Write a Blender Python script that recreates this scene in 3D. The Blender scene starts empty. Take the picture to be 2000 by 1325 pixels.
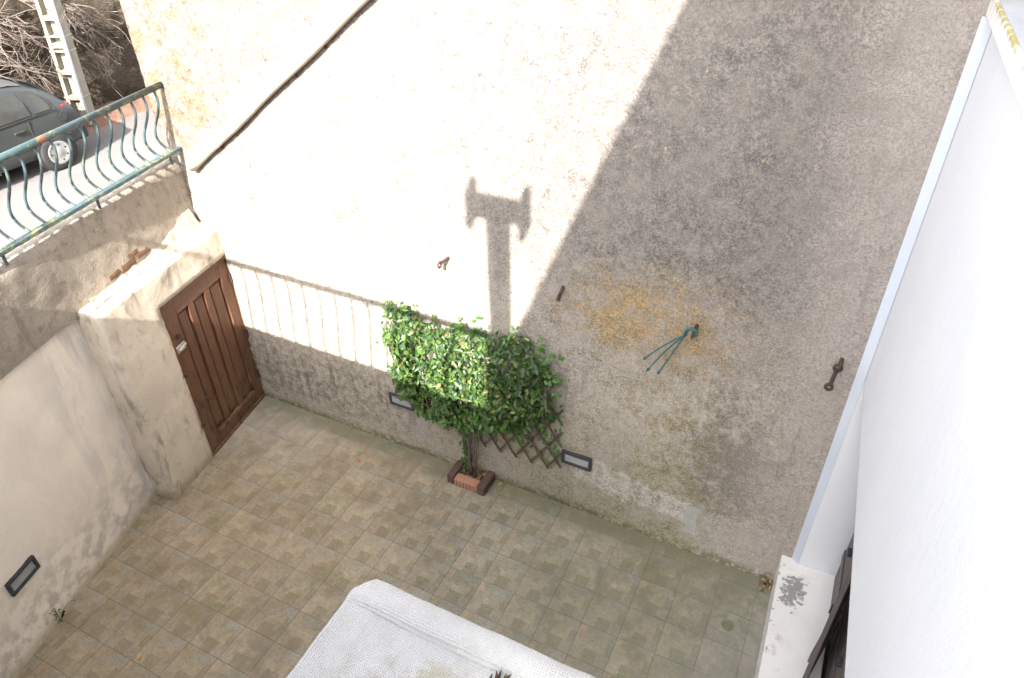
import bpy, bmesh, math, random
from mathutils import Vector, Matrix, noise as mnoise
random.seed(7)

S = 1.0 / 3.0          # all coordinates below are in floor-tile units; one tile is 0.333 m
scene = bpy.context.scene
COL = scene.collection

# ------------------------------------------------------------------ camera
cam_d = bpy.data.cameras.new('camera')
cam = bpy.data.objects.new('camera', cam_d)
COL.objects.link(cam)
right = Vector((0.89682, 0.44221, -0.01240))
down = Vector((0.25230, -0.53428, -0.80678))
fwd = Vector((-0.36339, 0.72041, -0.59073))
m = Matrix((( right.x, -down.x, -fwd.x), (right.y, -down.y, -fwd.y), (right.z, -down.z, -fwd.z))).to_4x4()
m.translation = Vector((2.3167, -13.4286, 17.2822)) * S
cam.matrix_world = m
cam_d.sensor_fit = 'HORIZONTAL'
cam_d.sensor_width = 36.0
cam_d.lens = 1390.35 / 2000 * 36
cam_d.clip_start = 0.05
cam_d.clip_end = 2000
scene.camera = cam

# ------------------------------------------------------------------ sky, sun, exposure
SUN = Vector((-0.312, 1.0, -0.747)).normalized()      # direction the light travels
world = bpy.data.worlds.new('World')
scene.world = world
world.use_nodes = True
wn = world.node_tree
for n_ in list(wn.nodes):
    wn.nodes.remove(n_)
sky = wn.nodes.new('ShaderNodeTexSky')
sky.sky_type = 'NISHITA'
sky.sun_disc = False
sky.sun_elevation = math.asin(-SUN.z)
sky.sun_rotation = math.atan2(-SUN.x, -SUN.y)
sky.air_density = 1.0
sky.dust_density = 2.5
sky.ozone_density = 0.6
hsv = wn.nodes.new('ShaderNodeHueSaturation')
hsv.inputs['Saturation'].default_value = 0.25
bg = wn.nodes.new('ShaderNodeBackground')
bg.inputs['Strength'].default_value = 0.15
wo = wn.nodes.new('ShaderNodeOutputWorld')
wn.links.new(sky.outputs[0], hsv.inputs['Color'])
wn.links.new(hsv.outputs[0], bg.inputs['Color'])
wn.links.new(bg.outputs[0], wo.inputs['Surface'])

sd = bpy.data.lights.new('sun', 'SUN')
sd.energy = 3.7
sd.angle = math.radians(0.42)
sd.color = (1.0, 0.965, 0.91)
sun = bpy.data.objects.new('sun', sd)
COL.objects.link(sun)
sun.rotation_euler = SUN.to_track_quat('-Z', 'Y').to_euler()
sun.location = (0, -10, 20)

scene.view_settings.view_transform = 'Standard'
scene.view_settings.look = 'None'
scene.view_settings.gamma = 1.0
scene.view_settings.use_curve_mapping = False
scene.view_settings.exposure = 2.7
scene.cycles.max_bounces = 8
scene.cycles.diffuse_bounces = 7
scene.cycles.use_adaptive_sampling = True
scene.cycles.adaptive_threshold = 0.02
scene.cycles.use_denoising = True

# ------------------------------------------------------------------ helpers: objects
WL = {}     # world location (tile units) of every object origin


def empty(name, loc, label, cat, group=None):
    o = bpy.data.objects.new(name, None)
    COL.objects.link(o)
    o.empty_display_size = 0.1
    o.location = Vector(loc) * S
    WL[o.name] = Vector(loc)
    o['label'] = label
    o['category'] = cat
    if group:
        o['group'] = group
    return o


def finish(name, me, mat, parent, loc):
    o = bpy.data.objects.new(name, me)
    COL.objects.link(o)
    if mat is not None and not me.materials:
        me.materials.append(mat)
    WL[o.name] = Vector(loc)
    if parent is not None:
        o.parent = parent
        o.location = (Vector(loc) - WL[parent.name]) * S
    else:
        o.location = Vector(loc) * S
    return o


def obj(name, bm, mat, parent=None, smooth=False, bevel=0.0, segs=2, sub=0, origin=None):
    """bm is in world tile coordinates; links it as one mesh object."""
    if len(bm.verts) == 0:
        raise RuntimeError('empty mesh ' + name)
    xs = [v.co.x for v in bm.verts]; ys = [v.co.y for v in bm.verts]; zs = [v.co.z for v in bm.verts]
    loc = Vector(origin) if origin else Vector(((min(xs) + max(xs)) / 2, (min(ys) + max(ys)) / 2, min(zs)))
    for v in bm.verts:
        v.co = (v.co - loc) * S
    bmesh.ops.recalc_face_normals(bm, faces=bm.faces[:])
    me = bpy.data.meshes.new(name)
    bm.to_mesh(me)
    bm.free()
    if smooth:
        for p in me.polygons:
            p.use_smooth = True
    o = finish(name, me, mat, parent, loc)
    if bevel:
        b = o.modifiers.new('bevel', 'BEVEL')
        b.width = bevel * S
        b.segments = segs
        b.limit_method = 'ANGLE'
        b.angle_limit = math.radians(35)
    if sub:
        s_ = o.modifiers.new('sub', 'SUBSURF')
        s_.levels = sub
        s_.render_levels = sub
    return o


def tag(o, label=None, cat=None, group=None, kind=None):
    if label: o['label'] = label
    if cat: o['category'] = cat
    if group: o['group'] = group
    if kind: o['kind'] = kind
    return o


def box(bm, x0, x1, y0, y1, z0, z1, f=None):
    vs = []
    for z in (z0, z1):
        for x, y in ((x0, y0), (x1, y0), (x1, y1), (x0, y1)):
            p = Vector((x, y, z))
            vs.append(bm.verts.new(f(p) if f else p))
    for q in ((0, 3, 2, 1), (4, 5, 6, 7), (0, 1, 5, 4), (1, 2, 6, 5), (2, 3, 7, 6), (3, 0, 4, 7)):
        bm.faces.new([vs[i] for i in q])
    return vs


def prism(bm, poly, z0, z1):
    """vertical prism over a plan polygon; z1 may be a list of heights."""
    n = len(poly)
    za = z1 if isinstance(z1, (list, tuple)) else [z1] * n
    a = [bm.verts.new((p[0], p[1], z0)) for p in poly]
    b = [bm.verts.new((p[0], p[1], za[i])) for i, p in enumerate(poly)]
    bm.faces.new(a[::-1])
    bm.faces.new(b)
    for i in range(n):
        j = (i + 1) % n
        bm.faces.new((a[i], a[j], b[j], b[i]))


def tube(bm, pts, radii, n=8, cap=True):
    pts = [Vector(p) for p in pts]
    if not isinstance(radii, (list, tuple)):
        radii = [radii] * len(pts)
    rings = []
    t0 = (pts[1] - pts[0]).normalized()
    ref = Vector((0, 0, 1)) if abs(t0.z) < 0.9 else Vector((1, 0, 0))
    u = t0.cross(ref).normalized()
    for i, p in enumerate(pts):
        if i == 0: t = pts[1] - pts[0]
        elif i == len(pts) - 1: t = pts[-1] - pts[-2]
        else: t = pts[i + 1] - pts[i - 1]
        t.normalize()
        u = (u - t * u.dot(t))
        if u.length < 1e-6:
            u = t.orthogonal()
        u.normalize()
        w = t.cross(u)
        rings.append([bm.verts.new(p + (u * math.cos(2 * math.pi * k / n) + w * math.sin(2 * math.pi * k / n)) * radii[i]) for k in range(n)])
    for a, b in zip(rings, rings[1:]):
        for k in range(n):
            bm.faces.new((a[k], a[(k + 1) % n], b[(k + 1) % n], b[k]))
    if cap:
        bm.faces.new(rings[0][::-1])
        bm.faces.new(rings[-1])


def disc(bm, c, axis, r, h, n=24):
    c = Vector(c); axis = Vector(axis).normalized()
    tube(bm, [c, c + axis * h], r, n)


def fbm(p, oct=4):
    return mnoise.fractal(p, 0.9, 2.1, oct, noise_basis='PERLIN_ORIGINAL')


# ------------------------------------------------------------------ helpers: nodes
def is_sock(v):
    return isinstance(v, bpy.types.NodeSocket)


class NT:
    def __init__(self, name):
        self.mat = bpy.data.materials.new(name)
        self.mat.use_nodes = True
        self.nt = self.mat.node_tree
        for n in list(self.nt.nodes):
            self.nt.nodes.remove(n)
        self._pos = None

    def n(self, typ, ins=None, **attrs):
        nd = self.nt.nodes.new(typ)
        for k, v in attrs.items():
            setattr(nd, k, v)
        for k, v in (ins or {}).items():
            s = nd.inputs[k]
            if is_sock(v):
                self.nt.links.new(v, s)
            else:
                s.default_value = v
        return nd

    def pos(self):
        if self._pos is None:
            g = self.n('ShaderNodeNewGeometry')
            self._pos = self.n('ShaderNodeVectorMath', {0: g.outputs['Position'], 'Scale': 1 / S}, operation='SCALE').outputs[0]
        return self._pos

    def opos(self):
        t = self.n('ShaderNodeTexCoord')
        return self.n('ShaderNodeVectorMath', {0: t.outputs['Object'], 'Scale': 1 / S}, operation='SCALE').outputs[0]

    def sep(self, v):
        return self.n('ShaderNodeSeparateXYZ', {0: v}).outputs

    def scl(self, v, s):
        return self.n('ShaderNodeVectorMath', {0: v, 1: s}, operation='MULTIPLY').outputs[0]

    def noise(self, v, scale, detail=4, rough=0.55, dist=0.0):
        return self.n('ShaderNodeTexNoise', {'Vector': v, 'Scale': scale, 'Detail': detail, 'Roughness': rough, 'Distortion': dist}).outputs['Fac']

    def vor(self, v, scale, feature='F1'):
        return self.n('ShaderNodeTexVoronoi', {'Vector': v, 'Scale': scale}, feature=feature).outputs['Distance']

    def mr(self, v, a, b, c=0.0, d=1.0):
        return self.n('ShaderNodeMapRange', {'Value': v, 'From Min': a, 'From Max': b, 'To Min': c, 'To Max': d}, interpolation_type='SMOOTHSTEP').outputs[0]

    def m(self, op, a, b=0.0, clamp=False):
        return self.n('ShaderNodeMath', {0: a, 1: b}, operation=op, use_clamp=clamp).outputs[0]

    def mul(self, *a):
        r = a[0]
        for b in a[1:]:
            r = self.m('MULTIPLY', r, b)
        return r

    def mix(self, fac, a, b, blend='MIX'):
        nd = self.n('ShaderNodeMix', data_type='RGBA', blend_type=blend)
        for k, v in ((0, fac), (6, a), (7, b)):
            s = nd.inputs[k]
            if is_sock(v):
                self.nt.links.new(v, s)
            else:
                s.default_value = (v if k == 0 else (v[0], v[1], v[2], 1))
        return nd.outputs[2]

    def region(self, a, a0, a1, b, b0, b1, soft):
        r = self.mul(self.mr(a, a0 - soft, a0 + soft), self.mr(a, a1 - soft, a1 + soft, 1, 0))
        return self.mul(r, self.mul(self.mr(b, b0 - soft, b0 + soft), self.mr(b, b1 - soft, b1 + soft, 1, 0)))

    def bump(self, h, strength, dist, normal=None):
        ins = {'Height': h, 'Strength': strength, 'Distance': dist}
        if normal is not None:
            ins['Normal'] = normal
        return self.n('ShaderNodeBump', ins).outputs[0]

    def out(self, color, rough=0.8, normal=None, spec=0.3, metal=0.0, extra=None):
        c = color if is_sock(color) else (color[0], color[1], color[2], 1)
        ins = {'Base Color': c, 'Roughness': rough, 'Specular IOR Level': spec, 'Metallic': metal}
        if normal is not None:
            ins['Normal'] = normal
        if extra:
            ins.update(extra)
        p = self.n('ShaderNodeBsdfPrincipled', ins)
        o = self.n('ShaderNodeOutputMaterial', {0: p.outputs[0]})
        return self.mat


# ------------------------------------------------------------------ materials
def mat_concrete_wall():
    t = NT('weathered_concrete')
    p = t.pos(); s = t.sep(p); X, Z = s[0], s[2]
    big = t.noise(p, 0.30, 5, 0.62)
    mid = t.noise(p, 1.25, 7, 0.72)
    spot = t.noise(p, 4.2, 7, 0.76)
    fine = t.noise(p, 15, 4, 0.75)
    grit = t.noise(p, 30, 3, 0.75)
    drip = t.noise(t.scl(p, (2.6, 2.6, 0.22)), 1.7, 5, 0.68)
    # warm grey render, darker and greyer with height
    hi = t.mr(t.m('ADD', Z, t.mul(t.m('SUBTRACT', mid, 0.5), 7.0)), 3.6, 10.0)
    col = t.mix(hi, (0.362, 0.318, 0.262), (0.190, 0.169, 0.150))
    dirtx = t.mul(t.mr(X, -6.5, -2.0), t.mr(Z, 5.0, 10.5))
    dirt = t.mul(dirtx, t.mr(t.m('ADD', t.mul(mid, 0.5), t.mul(spot, 0.5)), 0.40, 0.62))
    col = t.mix(t.mul(dirt, 0.62), col, (0.120, 0.108, 0.100))
    # dark bloom lower right
    wx = t.m('DIVIDE', t.m('SUBTRACT', X, 1.45), 1.5); wz = t.m('DIVIDE', t.m('SUBTRACT', Z, 3.6), 2.4)
    wd = t.m('SQRT', t.m('ADD', t.mul(wx, wx), t.mul(wz, wz)))
    bl = t.mr(t.m('ADD', t.mul(t.mr(wd, 1.6, 0.0), 0.34), t.m('ADD', t.mul(mid, 0.75), t.mul(spot, 0.65))), 0.74, 1.04)
    col = t.mix(t.mul(bl, 0.68), col, (0.130, 0.112, 0.104))
    # paler, smoother strip towards the white house; ragged, speckled edge
    bx = t.m('ADD', X, t.m('ADD', t.mul(t.m('SUBTRACT', mid, 0.5), 3.4), t.mul(t.m('SUBTRACT', spot, 0.5), 2.6)))
    band = t.mr(bx, 1.2, 3.3)
    col = t.mix(t.mul(band, 0.72), col, (0.325, 0.285, 0.255))
    # drips, gravity stains
    col = t.mix(t.mr(drip, 0.52, 0.74, 0, 0.40), col, (0.150, 0.132, 0.118))
    zlow = t.mul(t.mr(Z, 0.3, 1.0), t.mr(Z, 3.6, 2.2), t.mr(X, -5.5, -8.0))
    col = t.mix(t.mul(zlow, t.mr(t.m('ADD', t.mul(spot, 0.6), t.mul(drip, 0.4)), 0.42, 0.60), 0.78), col, (0.145, 0.127, 0.120))
    # stained, pitted upper left beyond the pipe
    ab = t.m('SUBTRACT', Z, t.m('ADD', t.mul(X, 0.735), 20.2))
    upl = t.mul(t.mr(t.m('ADD', ab, t.mul(mid, 2.0)), 0.8, 2.2), t.mr(X, -6.5, -9.5))
    col = t.mix(t.mul(upl, 0.70), col, (0.135, 0.118, 0.102))
    ul = t.mul(t.mr(X, -12.6, -14.4), t.mr(Z, 8.6, 10.0))
    col = t.mix(t.mul(ul, t.mr(mid, 0.46, 0.62), 0.75), col, (0.165, 0.100, 0.050))
    col = t.mix(t.mul(ul, t.mr(spot, 0.52, 0.66), 0.75), col, (0.085, 0.075, 0.066))
    # orange lichen freckles
    lx = t.m('DIVIDE', t.m('ADD', X, 1.0), 4.2); lz = t.m('DIVIDE', t.m('SUBTRACT', Z, 7.5), 2.3)
    ld = t.m('SQRT', t.m('ADD', t.mul(lx, lx), t.mul(lz, lz)))
    lw = t.mr(ld, 1.1, 0.05)
    lsp = t.noise(p, 8.5, 5, 0.8)
    lmask = t.mr(t.m('ADD', lsp, t.m('ADD', t.mul(lw, 0.20), t.mul(t.m('SUBTRACT', mid, 0.5), 0.30))), 0.635, 0.73)
    lmask = t.mul(lmask, t.mr(lw, 0.0, 0.3))
    lcol = t.mix(t.mr(spot, 0.35, 0.65), (0.36, 0.185, 0.045), (0.30, 0.225, 0.11))
    col = t.mix(t.mul(lmask, 0.62), col, lcol)
    wash = t.mul(t.mr(lw, 0.15, 0.9), t.mr(mid, 0.40, 0.64), 0.45)
    col = t.mix(wash, col, (0.30, 0.215, 0.10))
    dots = t.mul(t.mr(t.vor(p, 1.5), 0.060, 0.035), t.mr(mid, 0.44, 0.56), t.mr(X, -4.0, -1.0), t.mr(Z, 4.5, 7))
    col = t.mix(t.mul(dots, 0.7), col, (0.40, 0.30, 0.16))
    wsp = t.mul(t.mr(fine, 0.56, 0.68), t.region(X, -2.4, 0.8, Z, 10.8, 14.8, 1.3), t.mr(spot, 0.45, 0.60), 0.85)
    col = t.mix(wsp, col, (0.42, 0.395, 0.37))
    # green-ochre bloom and algae towards the foot
    mu = t.mul(t.region(X, -1.6, 1.2, Z, 1.6, 5.8, 1.1), t.mr(t.m('ADD', t.mul(spot, 0.5), t.mul(mid, 0.5)), 0.44, 0.60), 0.55)
    col = t.mix(mu, col, (0.255, 0.215, 0.085))
    alg = t.mul(t.mr(Z, 4.6, 0.8), t.mr(X, -8.5, -4.5, 0.25, 1.0), t.mr(mid, 0.34, 0.58), t.mr(bx, 2.3, 1.0, 0.1, 1.0))
    col = t.mix(t.mul(alg, 0.62), col, (0.240, 0.232, 0.140))
    # pale patches where the render has come off
    pz = t.m('ADD', Z, t.m('ADD', t.mul(t.m('SUBTRACT', mid, 0.5), 1.5), t.mul(X, 0.10)))
    pale = t.mul(t.region(X, -2.7, 0.75, pz, 1.05, 1.95, 0.07), t.mr(t.m('ADD', t.mul(spot, 0.6), t.mul(drip, 0.4)), 0.62, 0.45))
    col = t.mix(t.mul(pale, 0.78), col, (0.46, 0.435, 0.39))
    lowl = t.mul(t.mr(Z, 1.9, 1.4), t.mr(X, -9.5, -8.8), t.mr(X, -3.0, -4.4), t.mr(spot, 0.44, 0.56), 0.5)
    col = t.mix(lowl, col, (0.37, 0.32, 0.28))
    rx = t.m('ADD', X, t.mul(t.m('SUBTRACT', mid, 0.5), 0.7))
    rep = t.region(rx, 0.60, 1.0, Z, 0.75, 1.85, 0.06)
    col = t.mix(t.mul(rep, 0.8), col, (0.335, 0.335, 0.315))
    rep3 = t.mul(t.region(rx, 1.05, 3.1, t.m('ADD', Z, t.mul(t.m('SUBTRACT', spot, 0.5), 1.2)), -0.9, 1.9, 0.10), t.mr(X, 3.0, 1.2, 0.5, 1.0))
    col = t.mix(t.mul(rep3, 0.6), col, (0.385, 0.345, 0.315))
    rep2 = t.region(rx, -8.3, -7.9, Z, 0.55, 1.75, 0.05)
    col = t.mix(t.mul(rep2, 0.6), col, (0.36, 0.34, 0.33))
    # granular render: strong grain over everything but the cement repairs
    sm = t.m('SUBTRACT', 1.0, t.m('MAXIMUM', t.mul(band, 0.35), t.mul(rep, 0.8)))
    grain = t.m('ADD', t.mr(fine, 0.30, 0.70, 1.22, 0.78), t.m('ADD', t.mr(grit, 0.3, 0.7, 0.18, -0.18), t.mr(spot, 0.30, 0.70, 0.14, -0.14)))
    grain = t.m('ADD', t.mul(t.m('SUBTRACT', grain, 1.0), sm, t.mr(mid, 0.35, 0.65, 0.65, 1.35)), 1.0)
    gv = t.n('ShaderNodeCombineXYZ', {0: grain, 1: grain, 2: grain}).outputs[0]
    col = t.mix(1.0, col, gv, 'MULTIPLY')
    # moss line at the foot
    mo = t.mul(t.mr(t.m('ADD', Z, t.mul(mid, 0.8)), 0.80, 0.42), t.mr(spot, 0.36, 0.55))
    col = t.mix(t.mul(mo, 0.8), col, (0.105, 0.105, 0.040))
    h = t.m('ADD', t.mul(fine, 0.7), t.m('ADD', t.mul(grit, 0.4), t.mul(spot, 0.6)))
    nrm = t.bump(t.mul(h, sm), 0.9, 0.014)
    return t.out(col, 0.92, nrm, 0.15)


def mat_floor_tile():
    t = NT('printed_stoneware')
    p = t.pos(); s = t.sep(p); X, Y = s[0], s[1]
    a = t.n('ShaderNodeAttribute', attribute_name='print').outputs['Color']
    oi = t.n('ShaderNodeObjectInfo').outputs['Random']
    off = t.n('ShaderNodeCombineXYZ', {0: t.mul(oi, 9.0), 1: t.mul(oi, 5.0)}).outputs[0]
    po = t.n('ShaderNodeVectorMath', {0: p, 1: off}, operation='ADD').outputs[0]
    n1 = t.noise(po, 3.2, 6, 0.7, 1.2)
    n2 = t.noise(po, 13, 5, 0.75)
    n3 = t.noise(p, 0.33, 5, 0.62)
    n4 = t.noise(p, 1.3, 6, 0.7, 0.6)
    tone = t.m('ADD', t.m('ADD', t.mr(oi, 0, 1, 0.90, 1.10), t.mr(n2, 0.3, 0.7, 0.17, -0.17)), t.mr(n1, 0.3, 0.7, 0.17, -0.17))
    col = t.mix(1.0, a, t.n('ShaderNodeCombineXYZ', {0: tone, 1: tone, 2: tone}).outputs[0], 'MULTIPLY')
    # slate veins printed on the tile
    vn = t.m('ABSOLUTE', t.m('SUBTRACT', t.noise(po, 6, 4, 0.65, 1.6), 0.5))
    col = t.mix(t.mul(t.mr(vn, 0.03, 0.0), t.mr(n1, 0.42, 0.6), 0.55), col, (0.47, 0.405, 0.30))
    # olive film, denser to the right; warm dust to the left
    gx = t.mr(t.m('ADD', X, t.mul(t.m('SUBTRACT', n3, 0.5), 14)), -7.5, 0.5)
    col = t.mix(t.mul(gx, t.mr(n4, 0.3, 0.62, 0.15, 0.62)), col, (0.225, 0.222, 0.150))
    col = t.mix(t.mul(t.mr(X, 0.6, 3.4), 0.40), col, (0.27, 0.262, 0.262))
    col = t.mix(t.mul(t.mr(X, -4.5, -9.5), t.mr(n4, 0.35, 0.65, 0.1, 0.5)), col, (0.315, 0.220, 0.128))
    dl = t.mul(t.mr(X, -10, -14), t.mr(Y, -3.5, -0.3), 0.5)
    col = t.mix(dl, col, (0.37, 0.34, 0.315))
    # darker soiling and moss blooms
    soil = t.mr(t.m('ADD', t.mul(n3, 0.5), t.mul(n4, 0.55)), 0.49, 0.68, 0, 0.6)
    col = t.mix(soil, col, (0.155, 0.128, 0.085))
    ms = t.mul(t.mr(t.noise(p, 0.5, 6, 0.7), 0.53, 0.66), t.mr(n1, 0.38, 0.6), 0.6)
    col = t.mix(ms, col, (0.175, 0.175, 0.072))
    fw = t.mul(t.mr(t.m('ADD', Y, t.mul(t.m('SUBTRACT', n4, 0.5), 0.9)), -0.5, 0.42), 0.75)
    col = t.mix(fw, col, (0.165, 0.155, 0.095))
    col = t.mix(t.mul(t.mr(t.noise(p, 10, 3, 0.8), 0.71, 0.75), 0.5), col, (0.52, 0.48, 0.42))
    nrm = t.bump(t.m('ADD', n1, t.mul(n2, 0.6)), 0.4, 0.006)
    return t.out(col, t.mr(n1, 0.3, 0.7, 0.5, 0.8), nrm, 0.3)


def mat_simple(name, c1, c2, scale=2.0, rough=0.8, bs=0.3, bd=0.004, fine=14.0, spec=0.3, dark=None, metal=0.0, lo=0.35, hi=0.65, stretch=None, world=True):
    t = NT(name)
    p = t.pos() if world else t.opos()
    if stretch:
        p = t.scl(p, stretch)
    n1 = t.noise(p, scale, 5, 0.6)
    n2 = t.noise(p, fine, 4, 0.7)
    col = t.mix(t.mr(n1, lo, hi), c1, c2)
    if dark:
        col = t.mix(t.mr(n2, 0.52, 0.72, 0, 0.6), col, dark)
    nrm = t.bump(t.m('ADD', t.mul(n1, 0.5), n2), bs, bd)
    return t.out(col, rough, nrm, spec, metal)


def mat_left_plaster():
    t = NT('beige_plaster')
    p = t.pos(); s = t.sep(p); Y, Z = s[1], s[2]
    n1 = t.noise(p, 0.55, 5, 0.6, 0.6); n2 = t.noise(p, 2.4, 5, 0.65); n3 = t.noise(p, 12, 4, 0.7)
    col = t.mix(t.mr(n1, 0.35, 0.7), (0.79, 0.71, 0.61), (0.72, 0.64, 0.55))
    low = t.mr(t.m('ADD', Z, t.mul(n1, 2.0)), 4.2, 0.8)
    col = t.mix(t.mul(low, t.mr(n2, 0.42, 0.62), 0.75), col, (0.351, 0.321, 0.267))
    up = t.mul(t.mr(Y, -7.5, -5.2), t.mr(t.noise(t.scl(p, (1.5, 1.5, 0.35)), 1.2, 5, 0.6), 0.40, 0.60), 0.6)
    col = t.mix(up, col, (0.442, 0.410, 0.397))
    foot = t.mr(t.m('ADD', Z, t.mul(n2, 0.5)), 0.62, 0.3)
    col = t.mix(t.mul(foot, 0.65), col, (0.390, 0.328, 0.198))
    col = t.mix(t.mr(n3, 0.58, 0.75, 0, 0.3), col, (0.325, 0.277, 0.236))
    return t.out(col, 0.9, t.bump(t.m('ADD', n2, t.mul(n3, 0.35)), 0.35, 0.012), 0.2)


def mat_rough_render(name, c1, c2, c3):
    t = NT(name)
    p = t.pos(); Z = t.sep(p)[2]
    n1 = t.noise(p, 0.9, 5, 0.65, 0.5); n2 = t.noise(p, 3.6, 6, 0.7); n3 = t.noise(p, 17, 4, 0.75)
    col = t.mix(t.mr(n1, 0.36, 0.62), c1, c2)
    col = t.mix(t.mr(n2, 0.48, 0.68, 0, 0.7), col, c3)
    st = t.noise(t.scl(p, (2.2, 2.2, 0.3)), 1.5, 4, 0.6)
    col = t.mix(t.mr(st, 0.52, 0.70, 0, 0.5), col, c3)
    col = t.mix(t.mr(n3, 0.55, 0.72, 0, 0.6), col, (c3[0] * 0.6, c3[1] * 0.6, c3[2] * 0.6))
    col = t.mix(t.mr(n3, 0.40, 0.27, 0, 0.6), col, (0.56, 0.50, 0.42))
    return t.out(col, 0.93, t.bump(t.m('ADD', n2, t.mul(n3, 0.55)), 0.85, 0.022), 0.15)


def mat_white_facade():
    t = NT('white_masonry_paint')
    p = t.pos()
    n1 = t.noise(t.scl(p, (1, 1, 0.5)), 0.5, 4, 0.6); n2 = t.noise(t.scl(p, (1, 1.4, 0.6)), 3.2, 5, 0.6); n3 = t.noise(p, 22, 3, 0.7)
    col = t.mix(t.mr(n1, 0.3, 0.7), (0.66, 0.66, 0.675), (0.63, 0.635, 0.655))
    col = t.mix(t.mr(t.noise(p, 30, 2, 0.5), 0.73, 0.78, 0, 0.5), col, (0.6, 0.57, 0.52))
    return t.out(col, 0.75, t.bump(t.m('ADD', n2, t.mul(n3, 0.4)), 0.5, 0.010), 0.25)


def mat_white_step():
    t = NT('peeling_white_paint')
    p = t.pos(); s = t.sep(p); X, Y = s[0], s[1]
    n1 = t.noise(p, 0.9, 4, 0.6); n2 = t.noise(p, 3.0, 6, 0.68, 0.6); n3 = t.noise(p, 20, 3, 0.7)
    col = t.mix(t.mr(n1, 0.3, 0.7), (0.78, 0.755, 0.725), (0.72, 0.69, 0.655))
    st = t.mul(t.mr(t.noise(p, 1.6, 5, 0.65), 0.55, 0.70), t.mr(X, 4.1, 3.6), 0.6)
    col = t.mix(st, col, (0.42, 0.34, 0.24))
    dx = t.m('DIVIDE', t.m('SUBTRACT', X, 3.76), 0.46); dy = t.m('DIVIDE', t.m('ADD', Y, 0.55), 0.72)
    d = t.m('SQRT', t.m('ADD', t.mul(dx, dx), t.mul(dy, dy)))
    nf = t.noise(p, 7.0, 8, 0.75, 0.3)
    pe = t.mr(t.m('ADD', t.m('ADD', t.mul(n2, 0.45), t.mul(nf, 0.6)), t.mul(t.mr(d, 1.35, 0.0), 0.22)), 0.655, 0.665)
    ex = t.mr(X, 3.62, 3.44)
    pe2 = t.mr(t.m('ADD', t.noise(p, 4.2, 6, 0.7, 0.4), t.mul(ex, 0.10)), 0.69, 0.70)
    pm = t.m('MAXIMUM', pe, pe2)
    col = t.mix(pm, col, (0.30, 0.29, 0.27))
    return t.out(col, 0.7, t.bump(t.m('SUBTRACT', t.mul(n3, 0.2), t.mul(pm, 0.5)), 0.5, 0.004), 0.3)


def mat_canopy():
    t = NT('white_mesh_membrane')
    p = t.pos(); s = t.sep(p); X, Y = s[0], s[1]
    wv = t.noise(p, 1.5, 3)
    k = 2 * math.pi / 0.036
    sx = t.m('SINE', t.m('MULTIPLY', t.m('ADD', X, t.mul(wv, 0.05)), k))
    sy = t.m('SINE', t.m('MULTIPLY', t.m('ADD', Y, t.mul(wv, 0.05)), k))
    grid = t.m('MAXIMUM', sx, t.mul(sy, 0.85))
    n1 = t.noise(p, 0.8, 5, 0.65); n2 = t.noise(p, 3.5, 5, 0.7)
    inner = t.mul(t.mr(Y, -9.2, -9.9), t.mr(X, -2.3, -1.5))
    col = t.mix(t.mr(n1, 0.3, 0.7), (0.55, 0.533, 0.52), (0.47, 0.452, 0.435))
    dirt = t.mul(inner, t.mr(t.m('ADD', t.mul(n1, 0.6), t.mul(n2, 0.5)), 0.46, 0.66))  # dirt together with dark shading inside the rim, painted into the colour
    col = t.mix(t.mul(dirt, 0.7), col, (0.34, 0.285, 0.225))
    hole = t.mul(t.mr(grid, -0.35, -0.75), t.mr(n2, 0.42, 0.6), t.mr(inner, 0.1, 0.9, 0.12, 0.85))
    col = t.mix(hole, col, (0.24, 0.21, 0.16))
    ol = t.mul(t.region(X, 0.55, 4.0, Y, -10.4, -9.45, 0.1), t.mr(n2, 0.32, 0.45), 0.85)
    col = t.mix(ol, col, (0.22, 0.20, 0.105))
    yl = t.mul(t.region(X, -1.1, -0.5, Y, -9.9, -9.4, 0.2), t.mr(n2, 0.45, 0.6), 0.5)
    col = t.mix(yl, col, (0.38, 0.34, 0.17))
    nrm = t.bump(t.m('ADD', t.mul(grid, 0.5), t.mul(n2, 0.5)), 1.0, 0.005)
    return t.out(col, 0.22, nrm, 0.6)


def mat_rail(name, lich=0.5):
    t = NT(name)
    p = t.pos(); n1 = t.noise(p, 1.6, 5, 0.65); n2 = t.noise(p, 9, 4, 0.7); n3 = t.noise(p, 3.1, 5, 0.7)
    col = t.mix(t.mr(n1, 0.3, 0.7), (0.050, 0.084, 0.092), (0.034, 0.058, 0.064))
    col = t.mix(t.mul(t.mr(t.m('ADD', t.mul(n3, 0.7), t.mul(n2, 0.35)), 0.545, 0.60), lich), col, (0.19, 0.19, 0.065))
    col = t.mix(t.mr(t.noise(p, 1.1, 4, 0.6), 0.645, 0.68), col, (0.19, 0.068, 0.035))
    return t.out(col, 0.5, t.bump(t.m('ADD', n2, n3), 0.4, 0.003), 0.4)


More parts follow.
